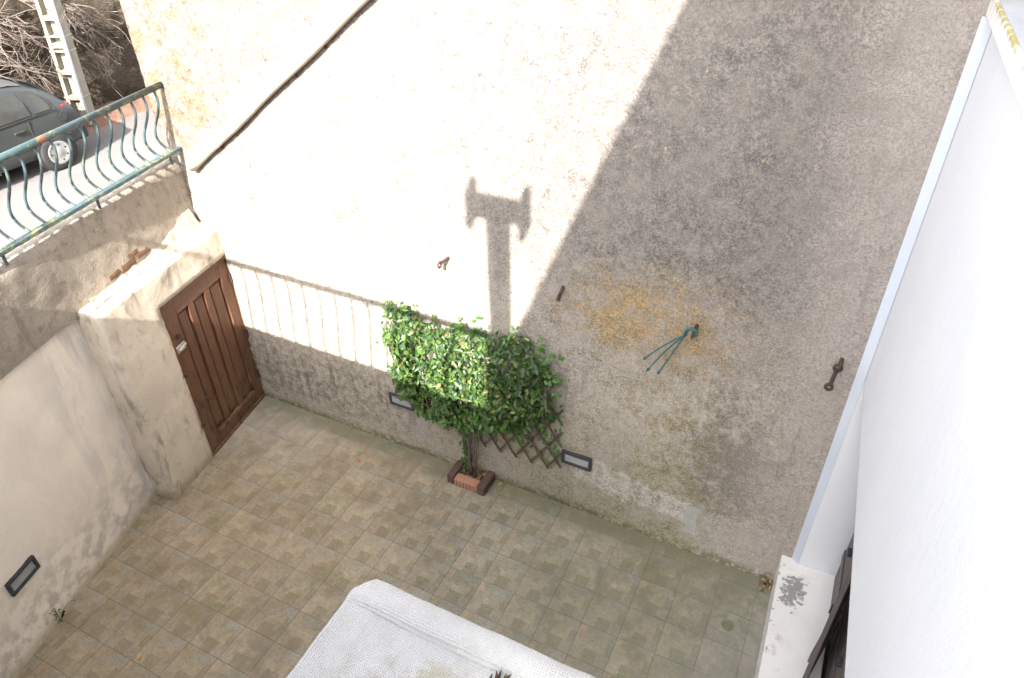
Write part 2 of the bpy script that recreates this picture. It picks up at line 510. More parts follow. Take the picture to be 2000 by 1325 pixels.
def mat_door():
    t = NT('worn_brown_wood')
    p = t.pos(); Z = t.sep(p)[2]
    g = t.noise(t.scl(p, (9, 9, 0.5)), 2.4, 5, 0.65)
    n1 = t.noise(t.scl(p, (1, 1, 0.5)), 1.8, 5, 0.65)
    col = t.mix(t.mr(g, 0.3, 0.7), (0.145, 0.066, 0.037), (0.082, 0.037, 0.022))
    low = t.mr(t.m('ADD', Z, t.mul(n1, 2.4)), 5.0, 1.6)
    col = t.mix(t.mul(low, t.mr(t.m('ADD', t.mul(g, 0.55), t.mul(n1, 0.5)), 0.44, 0.60), 0.85), col, (0.175, 0.105, 0.055))
    col = t.mix(t.mul(low, t.mr(t.noise(t.scl(p, (3, 3, 0.8)), 2.4, 5, 0.7), 0.5, 0.66), 0.85), col, (0.028, 0.016, 0.012))
    col = t.mix(t.mr(t.noise(t.scl(p, (6, 6, 1.5)), 3, 5, 0.7), 0.63, 0.70, 0, 0.75), col, (0.26, 0.22, 0.185))
    return t.out(col, 0.55, t.bump(t.m('ADD', g, t.mul(n1, 0.4)), 0.4, 0.006), 0.35)


def mat_leaf():
    t = NT('glossy_leaf')
    a = t.n('ShaderNodeAttribute', attribute_name='tint').outputs['Color']
    p = t.n('ShaderNodeBsdfPrincipled', {'Base Color': a, 'Roughness': 0.42, 'Specular IOR Level': 0.42})
    tr = t.n('ShaderNodeBsdfTranslucent', {'Color': t.mix(1.0, a, (1.5, 1.6, 0.6), 'MULTIPLY')})
    mx = t.n('ShaderNodeMixShader', {0: 0.3, 1: p.outputs[0], 2: tr.outputs[0]})
    t.n('ShaderNodeOutputMaterial', {0: mx.outputs[0]})
    return t.mat


def mat_bank():
    t = NT('dry_earth_bank')
    p = t.pos(); Z = t.sep(p)[2]
    n1 = t.noise(p, 0.7, 6, 0.7, 0.5); n2 = t.noise(t.scl(p, (2, 1.0, 2.6)), 2.4, 6, 0.72); n3 = t.noise(p, 11, 4, 0.7)
    col = t.mix(t.mr(n1, 0.35, 0.65), (0.066, 0.050, 0.036), (0.045, 0.035, 0.026))
    col = t.mix(t.mr(n2, 0.52, 0.70, 0, 0.75), col, (0.135, 0.108, 0.076))
    col = t.mix(t.mr(n3, 0.52, 0.70, 0, 0.6), col, (0.035, 0.025, 0.018))
    return t.out(col, 0.95, t.bump(t.m('ADD', n2, t.mul(n3, 0.6)), 1.0, 0.05), 0.1)


def mat_asphalt():
    t = NT('street_asphalt')
    p = t.pos(); n1 = t.noise(p, 0.5, 4); n2 = t.noise(p, 26, 3, 0.8)
    col = t.mix(t.mr(n1, 0.3, 0.7), (0.15, 0.138, 0.131), (0.13, 0.12, 0.114))
    col = t.mix(t.mr(n2, 0.5, 0.72, 0, 0.6), col, (0.08, 0.075, 0.075))
    red = t.mul(t.mr(t.m('ADD', t.sep(p)[0], t.mul(n1, 2.5)), -31.6, -33.2), t.mr(t.noise(p, 1.7, 5, 0.7), 0.40, 0.58))
    col = t.mix(t.mul(red, 0.8), col, (0.19, 0.10, 0.066))
    return t.out(col, 0.9, t.bump(n2, 0.5, 0.01), 0.2)


def mat_pier():
    t = NT('grey_plaster')
    p = t.pos(); Z = t.sep(p)[2]
    n1 = t.noise(p, 0.7, 5, 0.6, 0.6); n2 = t.noise(p, 2.6, 6, 0.68); n3 = t.noise(p, 16, 4, 0.7)
    st = t.noise(t.scl(p, (1.6, 1.6, 0.5)), 1.3, 5, 0.62, 0.4)
    col = t.mix(t.mr(n1, 0.35, 0.65), (0.60, 0.525, 0.43), (0.52, 0.455, 0.375))
    col = t.mix(t.mr(st, 0.50, 0.68, 0, 0.85), col, (0.25, 0.22, 0.175))
    col = t.mix(t.mr(n2, 0.55, 0.72, 0, 0.5), col, (0.30, 0.265, 0.21))
    foot = t.mr(t.m('ADD', Z, t.mul(n2, 0.5)), 0.75, 0.3)
    col = t.mix(t.mul(foot, 0.6), col, (0.26, 0.215, 0.12))
    col = t.mix(t.mr(n3, 0.55, 0.72, 0, 0.35), col, (0.17, 0.15, 0.125))
    return t.out(col, 0.92, t.bump(t.m('ADD', n2, t.mul(n3, 0.5)), 0.5, 0.014), 0.15)


M = {}
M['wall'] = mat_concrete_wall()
M['tile'] = mat_floor_tile()
M['smear'] = mat_simple('pale_mortar_smear', (0.33, 0.285, 0.225), (0.24, 0.205, 0.16), 6, 0.95)
M['grout'] = mat_simple('grout', (0.155, 0.135, 0.105), (0.10, 0.092, 0.068), 1.5, 0.95)
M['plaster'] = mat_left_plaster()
M['pier'] = mat_pier()
M['parapet'] = mat_rough_render('coarse_render', (0.345, 0.30, 0.248), (0.285, 0.247, 0.203), (0.17, 0.145, 0.117))
M['coping'] = mat_rough_render('pale_mortar', (0.42, 0.375, 0.32), (0.36, 0.32, 0.27), (0.22, 0.19, 0.15))
M['facade'] = mat_white_facade()
M['step'] = mat_white_step()
M['cornershade'] = mat_simple('bluish_corner_shade', (0.47, 0.495, 0.55), (0.44, 0.47, 0.53), 0.5, 0.7, 0.2, 0.004)  # white paint darkened and cooled in colour to read as bluish shade
M['canopy'] = mat_canopy()
M['rail'] = mat_rail('teal_paint', 0.7)
M['rail2'] = mat_rail('teal_paint_thin', 0.25)
M['door'] = mat_door()
M['shutter'] = mat_simple('dark_brown_paint', (0.125, 0.104, 0.096), (0.100, 0.085, 0.078), 1.2, 0.5, 0.2, 0.003)
M['pipe'] = mat_simple('aged_pipe', (0.50, 0.42, 0.335), (0.40, 0.33, 0.26), 1.2, 0.7, 0.25, 0.003, dark=(0.28, 0.2, 0.14))
M['leaf'] = mat_leaf()
M['stem'] = mat_simple('bark', (0.13, 0.105, 0.08), (0.085, 0.065, 0.05), 5, 0.9, 0.5, 0.004)
M['lath'] = mat_simple('weathered_lath', (0.105, 0.075, 0.052), (0.075, 0.055, 0.04), 4, 0.85)
M['terracotta'] = mat_simple('terracotta', (0.40, 0.215, 0.135), (0.34, 0.17, 0.105), 3, 0.85, 0.4, 0.003, dark=(0.25, 0.14, 0.09))
M['brownblock'] = mat_simple('dark_brick', (0.105, 0.062, 0.05), (0.075, 0.047, 0.04), 3, 0.75, 0.4, 0.004, dark=(0.09, 0.10, 0.05))
M['soil'] = mat_simple('soil', (0.11, 0.08, 0.055), (0.06, 0.045, 0.03), 6, 0.95, 0.8, 0.01, dark=(0.2, 0.13, 0.07))
M['rust'] = mat_simple('rusty_iron', (0.075, 0.042, 0.032), (0.045, 0.028, 0.024), 9, 0.8, 0.5, 0.003, dark=(0.16, 0.06, 0.03))
M['ruststain'] = mat_simple('rust_stained_cement', (0.225, 0.165, 0.13), (0.24, 0.195, 0.165), 5, 0.95)
M['teal'] = mat_simple('teal_plastic', (0.03, 0.105, 0.10), (0.025, 0.085, 0.085), 5, 0.45)
M['frame'] = mat_simple('anthracite_metal', (0.042, 0.047, 0.052), (0.032, 0.036, 0.040), 4, 0.5, 0.2, 0.002)
M['diffuser'] = mat_simple('frosted_glass', (0.33, 0.345, 0.34), (0.26, 0.275, 0.275), 2.0, 0.35, 0.1, 0.002, spec=0.5)
M['steel'] = mat_simple('galvanised_steel', (0.5, 0.49, 0.46), (0.38, 0.36, 0.33), 6, 0.5, 0.3, 0.002, metal=0.6)
M['street'] = mat_asphalt()
M['bank'] = mat_bank()
M['redsoil'] = mat_simple('red_soil', (0.165, 0.09, 0.06), (0.12, 0.068, 0.048), 2.2, 0.95, 0.8, 0.02, dark=(0.12, 0.06, 0.04))
M['pole'] = mat_simple('pole_concrete', (0.25, 0.23, 0.188), (0.205, 0.185, 0.15), 1.2, 0.9, 0.4, 0.006, dark=(0.2, 0.18, 0.14))
M['white_pvc'] = mat_simple('white_pvc', (0.72, 0.74, 0.78), (0.68, 0.70, 0.74), 2, 0.5)
M['twig'] = mat_simple('dry_twig', (0.135, 0.108, 0.09), (0.085, 0.066, 0.054), 3, 0.9, 0.3, 0.003)
M['carpaint'] = mat_simple('dusty_car_paint', (0.019, 0.023, 0.023), (0.028, 0.031, 0.029), 0.6, 0.35, 0.06, 0.001, spec=0.5)
M['carroof'] = mat_simple('lighter_car_roof', (0.085, 0.085, 0.083), (0.06, 0.06, 0.06), 0.8, 0.6, 0.06, 0.001)  # roof colour set lighter than the body paint
M['blacktrim'] = mat_simple('black_trim', (0.022, 0.023, 0.024), (0.03, 0.03, 0.03), 2, 0.65)
M['carglass'] = mat_simple('dusty_car_glass', (0.020, 0.021, 0.019), (0.034, 0.033, 0.028), 0.8, 0.2, 0.02, 0.001, spec=0.5)
M['tyre'] = mat_simple('tyre_rubber', (0.016, 0.016, 0.016), (0.026, 0.025, 0.024), 3, 0.85, 0.4, 0.004)
M['hub'] = mat_simple('white_hubcap', (0.20, 0.20, 0.195), (0.165, 0.16, 0.155), 3, 0.5, 0.1, 0.002)
M['taillight'] = mat_simple('red_plastic', (0.35, 0.02, 0.02), (0.28, 0.015, 0.015), 3, 0.25, spec=0.6)
M['greycoping'] = mat_simple('grey_cement_coping', (0.42, 0.42, 0.43), (0.36, 0.36, 0.37), 0.8, 0.85, 0.3, 0.004)
M['chrome'] = mat_simple('dusty_chrome', (0.5, 0.5, 0.5), (0.42, 0.42, 0.42), 4, 0.35, metal=0.8)
M['brick'] = mat_simple('broken_brick', (0.15, 0.082, 0.05), (0.115, 0.066, 0.043), 3, 0.95, 0.8, 0.012, dark=(0.15, 0.09, 0.06))


def mat_moss_face():
    t = NT('mossy_white_coping')
    p = t.pos(); Z = t.sep(p)[2]
    n = t.noise(t.scl(p, (1, 2.2, 0.7)), 2.5, 5, 0.65)
    st = t.noise(t.scl(p, (1, 5, 0.8)), 2.0, 4, 0.65)
    col = t.mix(t.mr(n, 0.3, 0.7), (0.74, 0.72, 0.69), (0.66, 0.64, 0.61))
    top = t.mr(t.m('ADD', Z, t.mul(t.m('SUBTRACT', n, 0.5), 0.35)), 14.93, 15.01)
    col = t.mix(t.mul(t.mr(st, 0.5, 0.68), t.mr(Z, 14.72, 14.98), 0.6), col, (0.30, 0.29, 0.22))
    col = t.mix(t.mul(top, t.mr(t.noise(p, 0.9, 3), 0.36, 0.5), 0.9), col, (0.34, 0.27, 0.06))
    return t.out(col, 0.85, t.bump(n, 0.4, 0.006), 0.2)


M['mosscoping'] = mat_moss_face()

# ================================================================== THE SETTING
bm = bmesh.new()
R_ = 900
f_ = [bm.verts.new(c) for c in ((-R_, -R_, -0.12), (R_, -R_, -0.12), (R_, R_, -0.12), (-R_, R_, -0.12))]
bm.faces.new(f_)
tag(obj('ground', bm, M['grout']), 'wide bare ground under the whole courtyard and houses', kind='structure')

# courtyard floor: bed plus single printed tiles
bm = bmesh.new()
box(bm, -17, 4.6, -15, 0.9, -0.10, -0.02)
floor = tag(obj('courtyard_floor', bm, M['grout']), 'courtyard floor of patterned stoneware tiles', kind='structure')

RECTS = [  # u0,u1 along the wall, v0,v1 away from the wall, colour
    (0.00, 0.19, 0.03, 0.31, (0.320, 0.245, 0.166)),
    (0.19, 0.46, 0.00, 0.34, (0.261, 0.230, 0.166)),
    (0.46, 1.00, 0.00, 0.30, (0.261, 0.242, 0.191)),
    (0.00, 0.33, 0.40, 1.00, (0.296, 0.251, 0.182)),
    (0.33, 0.49, 0.45, 0.64, (0.332, 0.285, 0.208)),
    (0.33, 0.70, 0.64, 1.00, (0.217, 0.181, 0.124)),
    (0.49, 0.83, 0.30, 0.64, (0.309, 0.258, 0.173)),
    (0.83, 1.00, 0.30, 0.66, (0.227, 0.189, 0.136)),
    (0.70, 1.00, 0.66, 1.00, (0.264, 0.239, 0.175)),
]


def tile_mesh():
    us = sorted({r for a in RECTS for r in a[:2]}); vs = sorted({r for a in RECTS for r in a[2:4]})
    g = 0.0045
    bm = bmesh.new()
    lay = bm.loops.layers.float_color.new('print')
    grid = {}
    for i, u in enumerate(us):
        for j, v in enumerate(vs):
            uu = min(max(u, g), 1 - g); vv = min(max(v, g), 1 - g)
            grid[i, j] = bm.verts.new((uu, -vv, 0))
    base = (0.265, 0.230, 0.168)

    def paint(f, c):
        for l in f.loops:
            l[lay] = (c[0], c[1], c[2], 1)
    for i in range(len(us) - 1):
        for j in range(len(vs) - 1):
            um = (us[i] + us[i + 1]) / 2; vm = (vs[j] + vs[j + 1]) / 2
            c = base
            for r in RECTS:
                if r[0] <= um <= r[1] and r[2] <= vm <= r[3]:
                    c = r[4]; break
            paint(bm.faces.new((grid[i, j], grid[i, j + 1], grid[i + 1, j + 1], grid[i + 1, j])), c)
    o_ = [(0, 0), (1, 0), (1, 1), (0, 1)]
    lowv = [bm.verts.new((u if u else 0.004, -(v if v else 0.004), -0.010)) for u, v in [(0.002, 0.002), (0.998, 0.002), (0.998, 0.998), (0.002, 0.998)]]
    nu, nv = len(us) - 1, len(vs) - 1
    edges = [[grid[i, 0] for i in range(nu + 1)], [grid[nu, j] for j in range(nv + 1)],
             [grid[i, nv] for i in range(nu, -1, -1)], [grid[0, j] for j in range(nv, -1, -1)]]
    for k, e in enumerate(edges):
        paint(bm.faces.new([lowv[k]] + [lowv[(k + 1) % 4]] + e[::-1]), (0.12, 0.105, 0.08))
    for v in bm.verts:
        v.co *= S
    bmesh.ops.recalc_face_normals(bm, faces=bm.faces[:])
    me = bpy.data.meshes.new('floor_tile')
    bm.to_mesh(me); bm.free()
    me.materials.append(M['tile'])
    return me


TM = tile_mesh()


def left_x(y):      # courtyard face of the beige left wall
    return -14.79 + (-4.9 - y) * 0.274


rt = random.Random(3)
for j in range(-1, 12):
    for i in range(-16, 4):
        ytop = -j
        if j >= 5 and i + 1 < left_x(-j) - 0.3:
            continue
        if j >= 10 and i >= -1:
            continue
        o = bpy.data.objects.new('floor_tile', TM)
        COL.objects.link(o)
        o.parent = floor
        loc = Vector((i, ytop, rt.uniform(-0.002, 0.002)))
        o.location = (loc - WL[floor.name]) * S
        o.rotation_euler = (rt.uniform(-0.003, 0.003), rt.uniform(-0.003, 0.003), 0)

CRK = [([(-8.96, -4.01), (-8.98, -4.22), (-9.03, -4.44), (-8.96, -4.68), (-8.83, -4.89), (-8.57, -4.98)], 0.022),
       ([(-8.75, -4.46), (-8.76, -4.7), (-8.69, -4.94)], 0.012),
       ([(-8.99, -5.14), (-8.95, -5.42), (-8.95, -5.66), (-8.96, -5.92), (-8.96, -6.06)], 0.018),
       ([(-11.99, -0.99), (-11.58, -1.01), (-11.08, -1.01)], 0.020),
       ([(-10.01, -1.0), (-9.57, -1.02), (-9.15, -0.99)], 0.020),
       ([(-8.49, -2.67), (-8.54, -2.87)], 0.015)]
for k, (pl_, wd_) in enumerate(CRK):
    bm = bmesh.new()
    prev = None
    r_ = random.Random(k)
    dense = []
    for (ax, ay), (bx_, by) in zip(pl_, pl_[1:]):
        for q in range(6):
            t_ = q / 6
            dense.append(Vector((ax + (bx_ - ax) * t_ + r_.gauss(0, .008), ay + (by - ay) * t_ + r_.gauss(0, .008), 0.006)))
    for i in range(len(dense) - 1):
        d = (dense[i + 1] - dense[i]); n_ = Vector((-d.y, d.x, 0)).normalized() * wd_ * r_.uniform(.5, 1.3)
        cur = (bm.verts.new(dense[i] - n_), bm.verts.new(dense[i] + n_))
        if prev: bm.faces.new((prev[0], cur[0], cur[1], prev[1]))
        prev = cur
    obj('mortar_smear', bm, M['smear'], floor)

# street beyond the boundary wall
bm = bmesh.new()
pl = [(-900, -300), (-12.6, -300), (-12.6, -14.3), (-15.3, -4.8), (-16.3, 0.52), (-16.45, 0.52), (-16.45, 300), (-900, 300)]
bm.faces.new([bm.verts.new((x, y, 4.2)) for x, y in pl])
tag(obj('street', bm, M['street']), 'pale sunlit street beyond the teal railing', kind='structure')

# earth bank across the street
bm = bmesh.new()
NY, NZ = 150, 34
g = {}
for a in range(NY + 1):
    y = -12 + a * 0.32
    for b in range(NZ + 1):
        t_ = b / NZ
        z = 4.1 + t_ * 9.2
        nx = fbm(Vector((y * 0.25, z * 0.4, 3.0)), 5)
        n2 = fbm(Vector((y * 1.1 + z * 0.5, z * 1.6, 9.0)), 4)
        x = -35.9 - t_ * 1.6 + nx * 0.55 + n2 * 0.20 - (0.8 if t_ > 0.62 else 0) * (t_ - 0.62) * 3
        g[a, b] = bm.verts.new((x, y, z))
for a in range(NY):
    for b in range(NZ):
        bm.faces.new((g[a, b], g[a + 1, b], g[a + 1, b + 1], g[a, b + 1]))
top = [bm.verts.new((-90, -12 + a * 0.32, 15.5)) for a in range(NY + 1)]
for a in range(NY):
    bm.faces.new((g[a, NZ], g[a + 1, NZ], top[a + 1], top[a]))
tag(obj('earth_bank', bm, M['bank'], smooth=True), 'brown earth bank rising across the street', kind='structure')

bm = bmesh.new()
g = {}
for a in range(60):
    y = 2 + a * 0.4
    for b in range(7):
        x = -35.9 + b * 0.32
        h = (0.55 if b < 4 else 0.50 - (b - 3) * 0.18) * (0.8 + 0.5 * fbm(Vector((y * 0.7, b * 0.5, 1)), 3)) - (0.2 if b == 6 else 0)
        g[a, b] = bm.verts.new((x + 0.1 * fbm(Vector((y, b, 5)), 2), y, 4.2 + max(h, -0.1)))
for a in range(59):
    for b in range(6):
        bm.faces.new((g[a, b], g[a + 1, b], g[a + 1, b + 1], g[a, b + 1]))
tag(obj('soil_strip', bm, M['redsoil'], smooth=True), 'strip of red soil along the foot of the earth bank', kind='structure')

# ------------------------------------------------------------------ neighbour house with the big wall
nb = empty('neighbour_house', (-6, 6, 0), 'neighbouring house with tall weathered concrete side wall over the courtyard', 'house')
bm = bmesh.new()
x0, x1, z0, z1 = -16.37, 5.6, -0.1, 16.2
NX, NZ = 250, 180
g = {}
for a in range(NX + 1):
    x = x0 + (x1 - x0) * a / NX
    for b in range(NZ + 1):
        z = z0 + (z1 - z0) * b / NZ
        d = 0.022 * fbm(Vector((x * 0.6, z * 0.6, 2)), 4) + 0.016 * fbm(Vector((x * 3.2, z * 3.2, 7)), 4)
        d *= max(0.0, min(1.0, (3.5 - x) / 0.8))
        # slight bulge of mortar at the foot on the right
        if z < 0.5 and -1.5 < x < 3.6:
            d -= 0.10 * (1 - z / 0.5) ** 2 * (0.6 + 0.6 * fbm(Vector((x * 1.3, 0, 4)), 3))
        g[a, b] = bm.verts.new((x, 0.52 + d, z))
for a in range(NX):
    for b in range(NZ):
        bm.faces.new((g[a, b], g[a + 1, b], g[a + 1, b + 1], g[a, b + 1]))
ends = []
for a, sgn in ((0, 1), (NX, -1)):
    back = [bm.verts.new((x0 if a == 0 else x1, 1.4, z0 + (z1 - z0) * b / NZ)) for b in (0, NZ)]
    bm.faces.new([g[a, b] for b in range(NZ + 1)] + back[::-1])
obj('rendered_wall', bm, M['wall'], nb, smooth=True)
bm = bmesh.new()
box(bm, -16.36, 5.6, 1.0, 14, -0.1, 16.1)
obj('house_body', bm, M['parapet'], nb)
bm = bmesh.new()
box(bm, -16.5, 5.7, 0.50, 14.3, 16.2, 16.5)
obj('roof_slab', bm, M['coping'], nb, bevel=0.05)

# ------------------------------------------------------------------ boundary wall on the street side
bw = empty('boundary_wall', (-14.5, -5, 0), 'tall plastered boundary wall with rough parapet between courtyard and street', 'wall')


def rough_quadwall(name, line, z0, z1, thick, mat, parent, amp=0.02, res=0.16, zfun=None, edge=0.0):
    """wall along a plan polyline; the courtyard side is displaced, top is uneven."""
    pts = []
    for (ax, ay), (bx_, by) in zip(line, line[1:]):
        L = math.hypot(bx_ - ax, by - ay); n = max(2, int(L / res))
        for k in range(n):
            pts.append((ax + (bx_ - ax) * k / n, ay + (by - ay) * k / n))
    pts.append(line[-1])
    d = Vector((line[-1][0] - line[0][0], line[-1][1] - line[0][1], 0)).normalized()
    nrm = Vector((-d.y, d.x, 0))
    if nrm.x < 0: nrm = -nrm
    nz = max(3, int((z1 - z0) / res))
    bm = bmesh.new()
    cols = []
    for k, (x, y) in enumerate(pts):
        col = []
        zt = z1 + (zfun(y) if zfun else 0)
        for b in range(nz + 1):
            t_ = b / nz
            z = z0 + (zt - z0) * t_
            dd = amp * fbm(Vector((x * 1.1, y * 1.1, z * 1.1)), 4) + amp * 0.7 * fbm(Vector((x * 4, y * 4, z * 4 + 5)), 3)
            if edge:
                dd -= edge * max(0, (t_ - 1 + 1.2 / nz) * nz / 1.2) ** 2
            p = Vector((x, y, z)) + nrm * dd
            col.append(bm.verts.new(p))
        e = 0.03 * fbm(Vector((x * 3, y * 3, 8)), 3)
        col.append(bm.verts.new(Vector((x, y, zt + 0.02 + e)) - nrm * thick * 0.35))
        col.append(bm.verts.new(Vector((x, y, zt + e)) - nrm * thick))
        col.append(bm.verts.new(Vector((x, y, z0)) - nrm * thick))
        cols.append(col)
    for a, b in zip(cols, cols[1:]):
        for i in range(len(a) - 1):
            bm.faces.new((a[i], b[i], b[i + 1], a[i + 1]))
    bm.faces.new(cols[0]); bm.faces.new(cols[-1][::-1])
    return obj(name, bm, mat, parent, smooth=True)


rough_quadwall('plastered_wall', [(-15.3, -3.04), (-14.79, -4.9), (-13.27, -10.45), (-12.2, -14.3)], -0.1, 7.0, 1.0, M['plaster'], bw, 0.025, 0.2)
rough_quadwall('parapet', [(-15.92, 0.60), (-14.80, -4.37), (-14.02, -7.26), (-13.0, -11.0), (-12.05, -14.3)], 6.96, 9.12, 0.62, M['parapet'], bw, 0.016, 0.13, edge=0.06)

# door wall in front of it: plan frame along the door plane
A_ = Vector((-14.43, -2.70, 0)); D_ = Vector((-0.60, 3.22, 0)).normalized(); N_ = Vector((D_.y, -D_.x, 0))   # N_ points into the courtyard


def L(u, w, h):
    return A_ + D_ * u + N_ * w + Vector((0, 0, h))


def grid_face(bm, fn, nu, nv, cache):
    g = [[None] * (nv + 1) for _ in range(nu + 1)]
    for a in range(nu + 1):
        for b in range(nv + 1):
            p = fn(a / nu, b / nv)
            key = (round(p.x, 3), round(p.y, 3), round(p.z, 3))
            if key not in cache:
                cache[key] = bm.verts.new(p)
            g[a][b] = cache[key]
    for a in range(nu):
        for b in range(nv):
            q = [g[a][b], g[a + 1][b], g[a + 1][b + 1], g[a][b + 1]]
            if len(set(q)) == 4:
                try: bm.faces.new(q)
                except ValueError: pass


def rough_box(name, u0, u1, w0, w1, h0, h1, mat, parent, amp=0.02, res=0.16, rnd=0.035):
    bm = bmesh.new(); cache = {}
    nu = max(2, int((u1 - u0) / res)); nw = max(2, int((w1 - w0) / res)); nh = max(2, int((h1 - h0) / res))
    q = lambda u, w, h: Vector((u, w, h))
    grid_face(bm, lambda a, b: q(u0 + (u1 - u0) * a, w1, h0 + (h1 - h0) * b), nu, nh, cache)
    grid_face(bm, lambda a, b: q(u0 + (u1 - u0) * a, w0, h0 + (h1 - h0) * b), nu, nh, cache)
    grid_face(bm, lambda a, b: q(u0, w0 + (w1 - w0) * a, h0 + (h1 - h0) * b), nw, nh, cache)
    grid_face(bm, lambda a, b: q(u1, w0 + (w1 - w0) * a, h0 + (h1 - h0) * b), nw, nh, cache)
    grid_face(bm, lambda a, b: q(u0 + (u1 - u0) * a, w0 + (w1 - w0) * b, h1), nu, nw, cache)
    grid_face(bm, lambda a, b: q(u0 + (u1 - u0) * a, w0 + (w1 - w0) * b, h0), nu, nw, cache)
    for v in bm.verts:
        u, w, h = v.co
        # round the edges a little: pull in where two outer limits meet
        du = min(u - u0, u1 - u); dw = min(w - w0, w1 - w); dh = min(h - h0, h1 - h)
        pull = rnd if sum(1 for k in (du, dw, dh) if k < 1e-4) >= 2 else 0
        c = Vector((math.copysign(1, u - (u0 + u1) / 2) if du < 1e-4 else 0, math.copysign(1, w - (w0 + w1) / 2) if dw < 1e-4 else 0, math.copysign(1, h - (h0 + h1) / 2) if dh < 1e-4 else 0))
        n = fbm(Vector((u * 1.2, w * 1.2, h * 1.2)), 4) * amp + fbm(Vector((u * 4, w * 4, h * 4)), 3) * amp * 0.8
        qv = Vector((u, w, h)) + c * (n - pull * (0.5 + 0.5 * abs(fbm(Vector((u, w, h)) * 3, 2)) * 2))
        v.co = L(*qv)
    return obj(name, bm, mat, parent, smooth=True)


def door_wall():
    lin = lambda a, b, n: [a + (b - a) * k / n for k in range(n)]
    us = lin(-1.95, 0.0, 13) + lin(0.0, 3.46, 23) + [3.46]
    hs = lin(-0.1, 6.02, 40) + lin(6.02, 7.06, 7) + [7.06]
    ws = lin(-0.92, 0.0, 6) + [0.0]
    fill = lambda i, j, k: 0 <= i < len(us) - 1 and 0 <= j < len(hs) - 1 and 0 <= k < len(ws) - 1 and not (us[i] >= -1e-6 and hs[j] < 6.02 - 1e-6)
    bm = bmesh.new(); vc = {}

    def vert(i, j, k):
        if (i, j, k) not in vc:
            vc[i, j, k] = bm.verts.new((us[i], ws[k], hs[j]))
        return vc[i, j, k]
    for i in range(len(us) - 1):
        for j in range(len(hs) - 1):
            for k in range(len(ws) - 1):
                if not fill(i, j, k): continue
                for (di, dj, dk), q in (((-1, 0, 0), ((0, 0, 0), (0, 1, 0), (0, 1, 1), (0, 0, 1))), ((1, 0, 0), ((1, 0, 0), (1, 1, 0), (1, 1, 1), (1, 0, 1))),
                                        ((0, -1, 0), ((0, 0, 0), (1, 0, 0), (1, 0, 1), (0, 0, 1))), ((0, 1, 0), ((0, 1, 0), (1, 1, 0), (1, 1, 1), (0, 1, 1))),
                                        ((0, 0, -1), ((0, 0, 0), (1, 0, 0), (1, 1, 0), (0, 1, 0))), ((0, 0, 1), ((0, 0, 1), (1, 0, 1), (1, 1, 1), (0, 1, 1)))):
                    if not fill(i + di, j + dj, k + dk):
                        bm.faces.new([vert(i + a_, j + b_, k + c_) for a_, b_, c_ in q])
    bmesh.ops.smooth_vert(bm, verts=bm.verts[:], factor=0.16, use_axis_x=True, use_axis_y=True, use_axis_z=True)
    for v in bm.verts:
        q = v.co.copy()
        o_ = Vector((fbm(q * 1.3, 4), fbm(q * 1.3 + Vector((9, 0, 0)), 4), fbm(q * 1.3 + Vector((0, 9, 0)), 4))) * 0.018
        o_ += Vector((fbm(q * 4, 3), fbm(q * 4 + Vector((9, 0, 0)), 3), fbm(q * 4 + Vector((0, 9, 0)), 3))) * 0.018
        v.co = L(*(q + o_))
    return obj('door_surround', bm, M['pier'], bw, smooth=True)


door_wall()

# broken render and bricks along the ledge
rr = random.Random(11)
bmb = bmesh.new(); bmesh.ops.create_cube(bmb, size=1.0)
bmesh.ops.subdivide_edges(bmb, edges=bmb.edges[:], cuts=1, use_grid_fill=True)
for v in bmb.verts:
    v.co += Vector((rr.uniform(-.06, .06), rr.uniform(-.06, .06), rr.uniform(-.08, .08)))
    v.co *= S
brick_me = bpy.data.meshes.new('brick'); bmb.to_mesh(brick_me); bmb.free(); brick_me.materials.append(M['brick'])
for k, (u, h, sx, sz) in enumerate([(0.88, 7.17, .62, .17), (0.22, 7.13, .60, .22), (-0.36, 7.15, .48, .15), (0.50, 7.33, .44, .14)]):
    o = bpy.data.objects.new('brick', brick_me); COL.objects.link(o); o.parent = bw
    lo = L(u, -0.745 - 0.027 * u - 0.115 + rr.uniform(-.012, .012), h + 0.12)
    o.location = (lo - WL[bw.name]) * S
    o.rotation_euler = (rr.uniform(-.04, .04), rr.uniform(-.05, .05), math.atan2(D_.y, D_.x) + 0.03 + rr.uniform(-.04, .04))
    o.scale = (sx, 0.30, sz)
bm = bmesh.new()
nu_, nw_ = 70, 12
g = {}
for a in range(nu_ + 1):
    u = -1.5 + 4.7 * a / nu_
    amt = 0.08 + 0.30 * max(0, fbm(Vector((u * 0.9, 3, 1)), 3) + 0.25) + 0.30 * max(0, min(1, (u - 1.2) / 1.6))
    for b in range(nw_ + 1):
        t_ = b / nw_
        w = -0.84 + (0.30 + 0.15 * fbm(Vector((u * 1.6, 7, 2)), 2)) * t_
        h = 7.03 + amt * (1 - t_) ** 1.3 * (1 + 0.45 * fbm(Vector((u * 2.2, w * 2.2, 1)), 4)) + 0.03 * fbm(Vector((u * 7, w * 7, 3)), 3)
        g[a, b] = bm.verts.new(L(u, w, h))
for a in range(nu_):
    for b in range(nw_):
        bm.faces.new((g[a, b], g[a + 1, b], g[a + 1, b + 1], g[a, b + 1]))
obj('broken_render', bm, M['parapet'], bw, smooth=True)

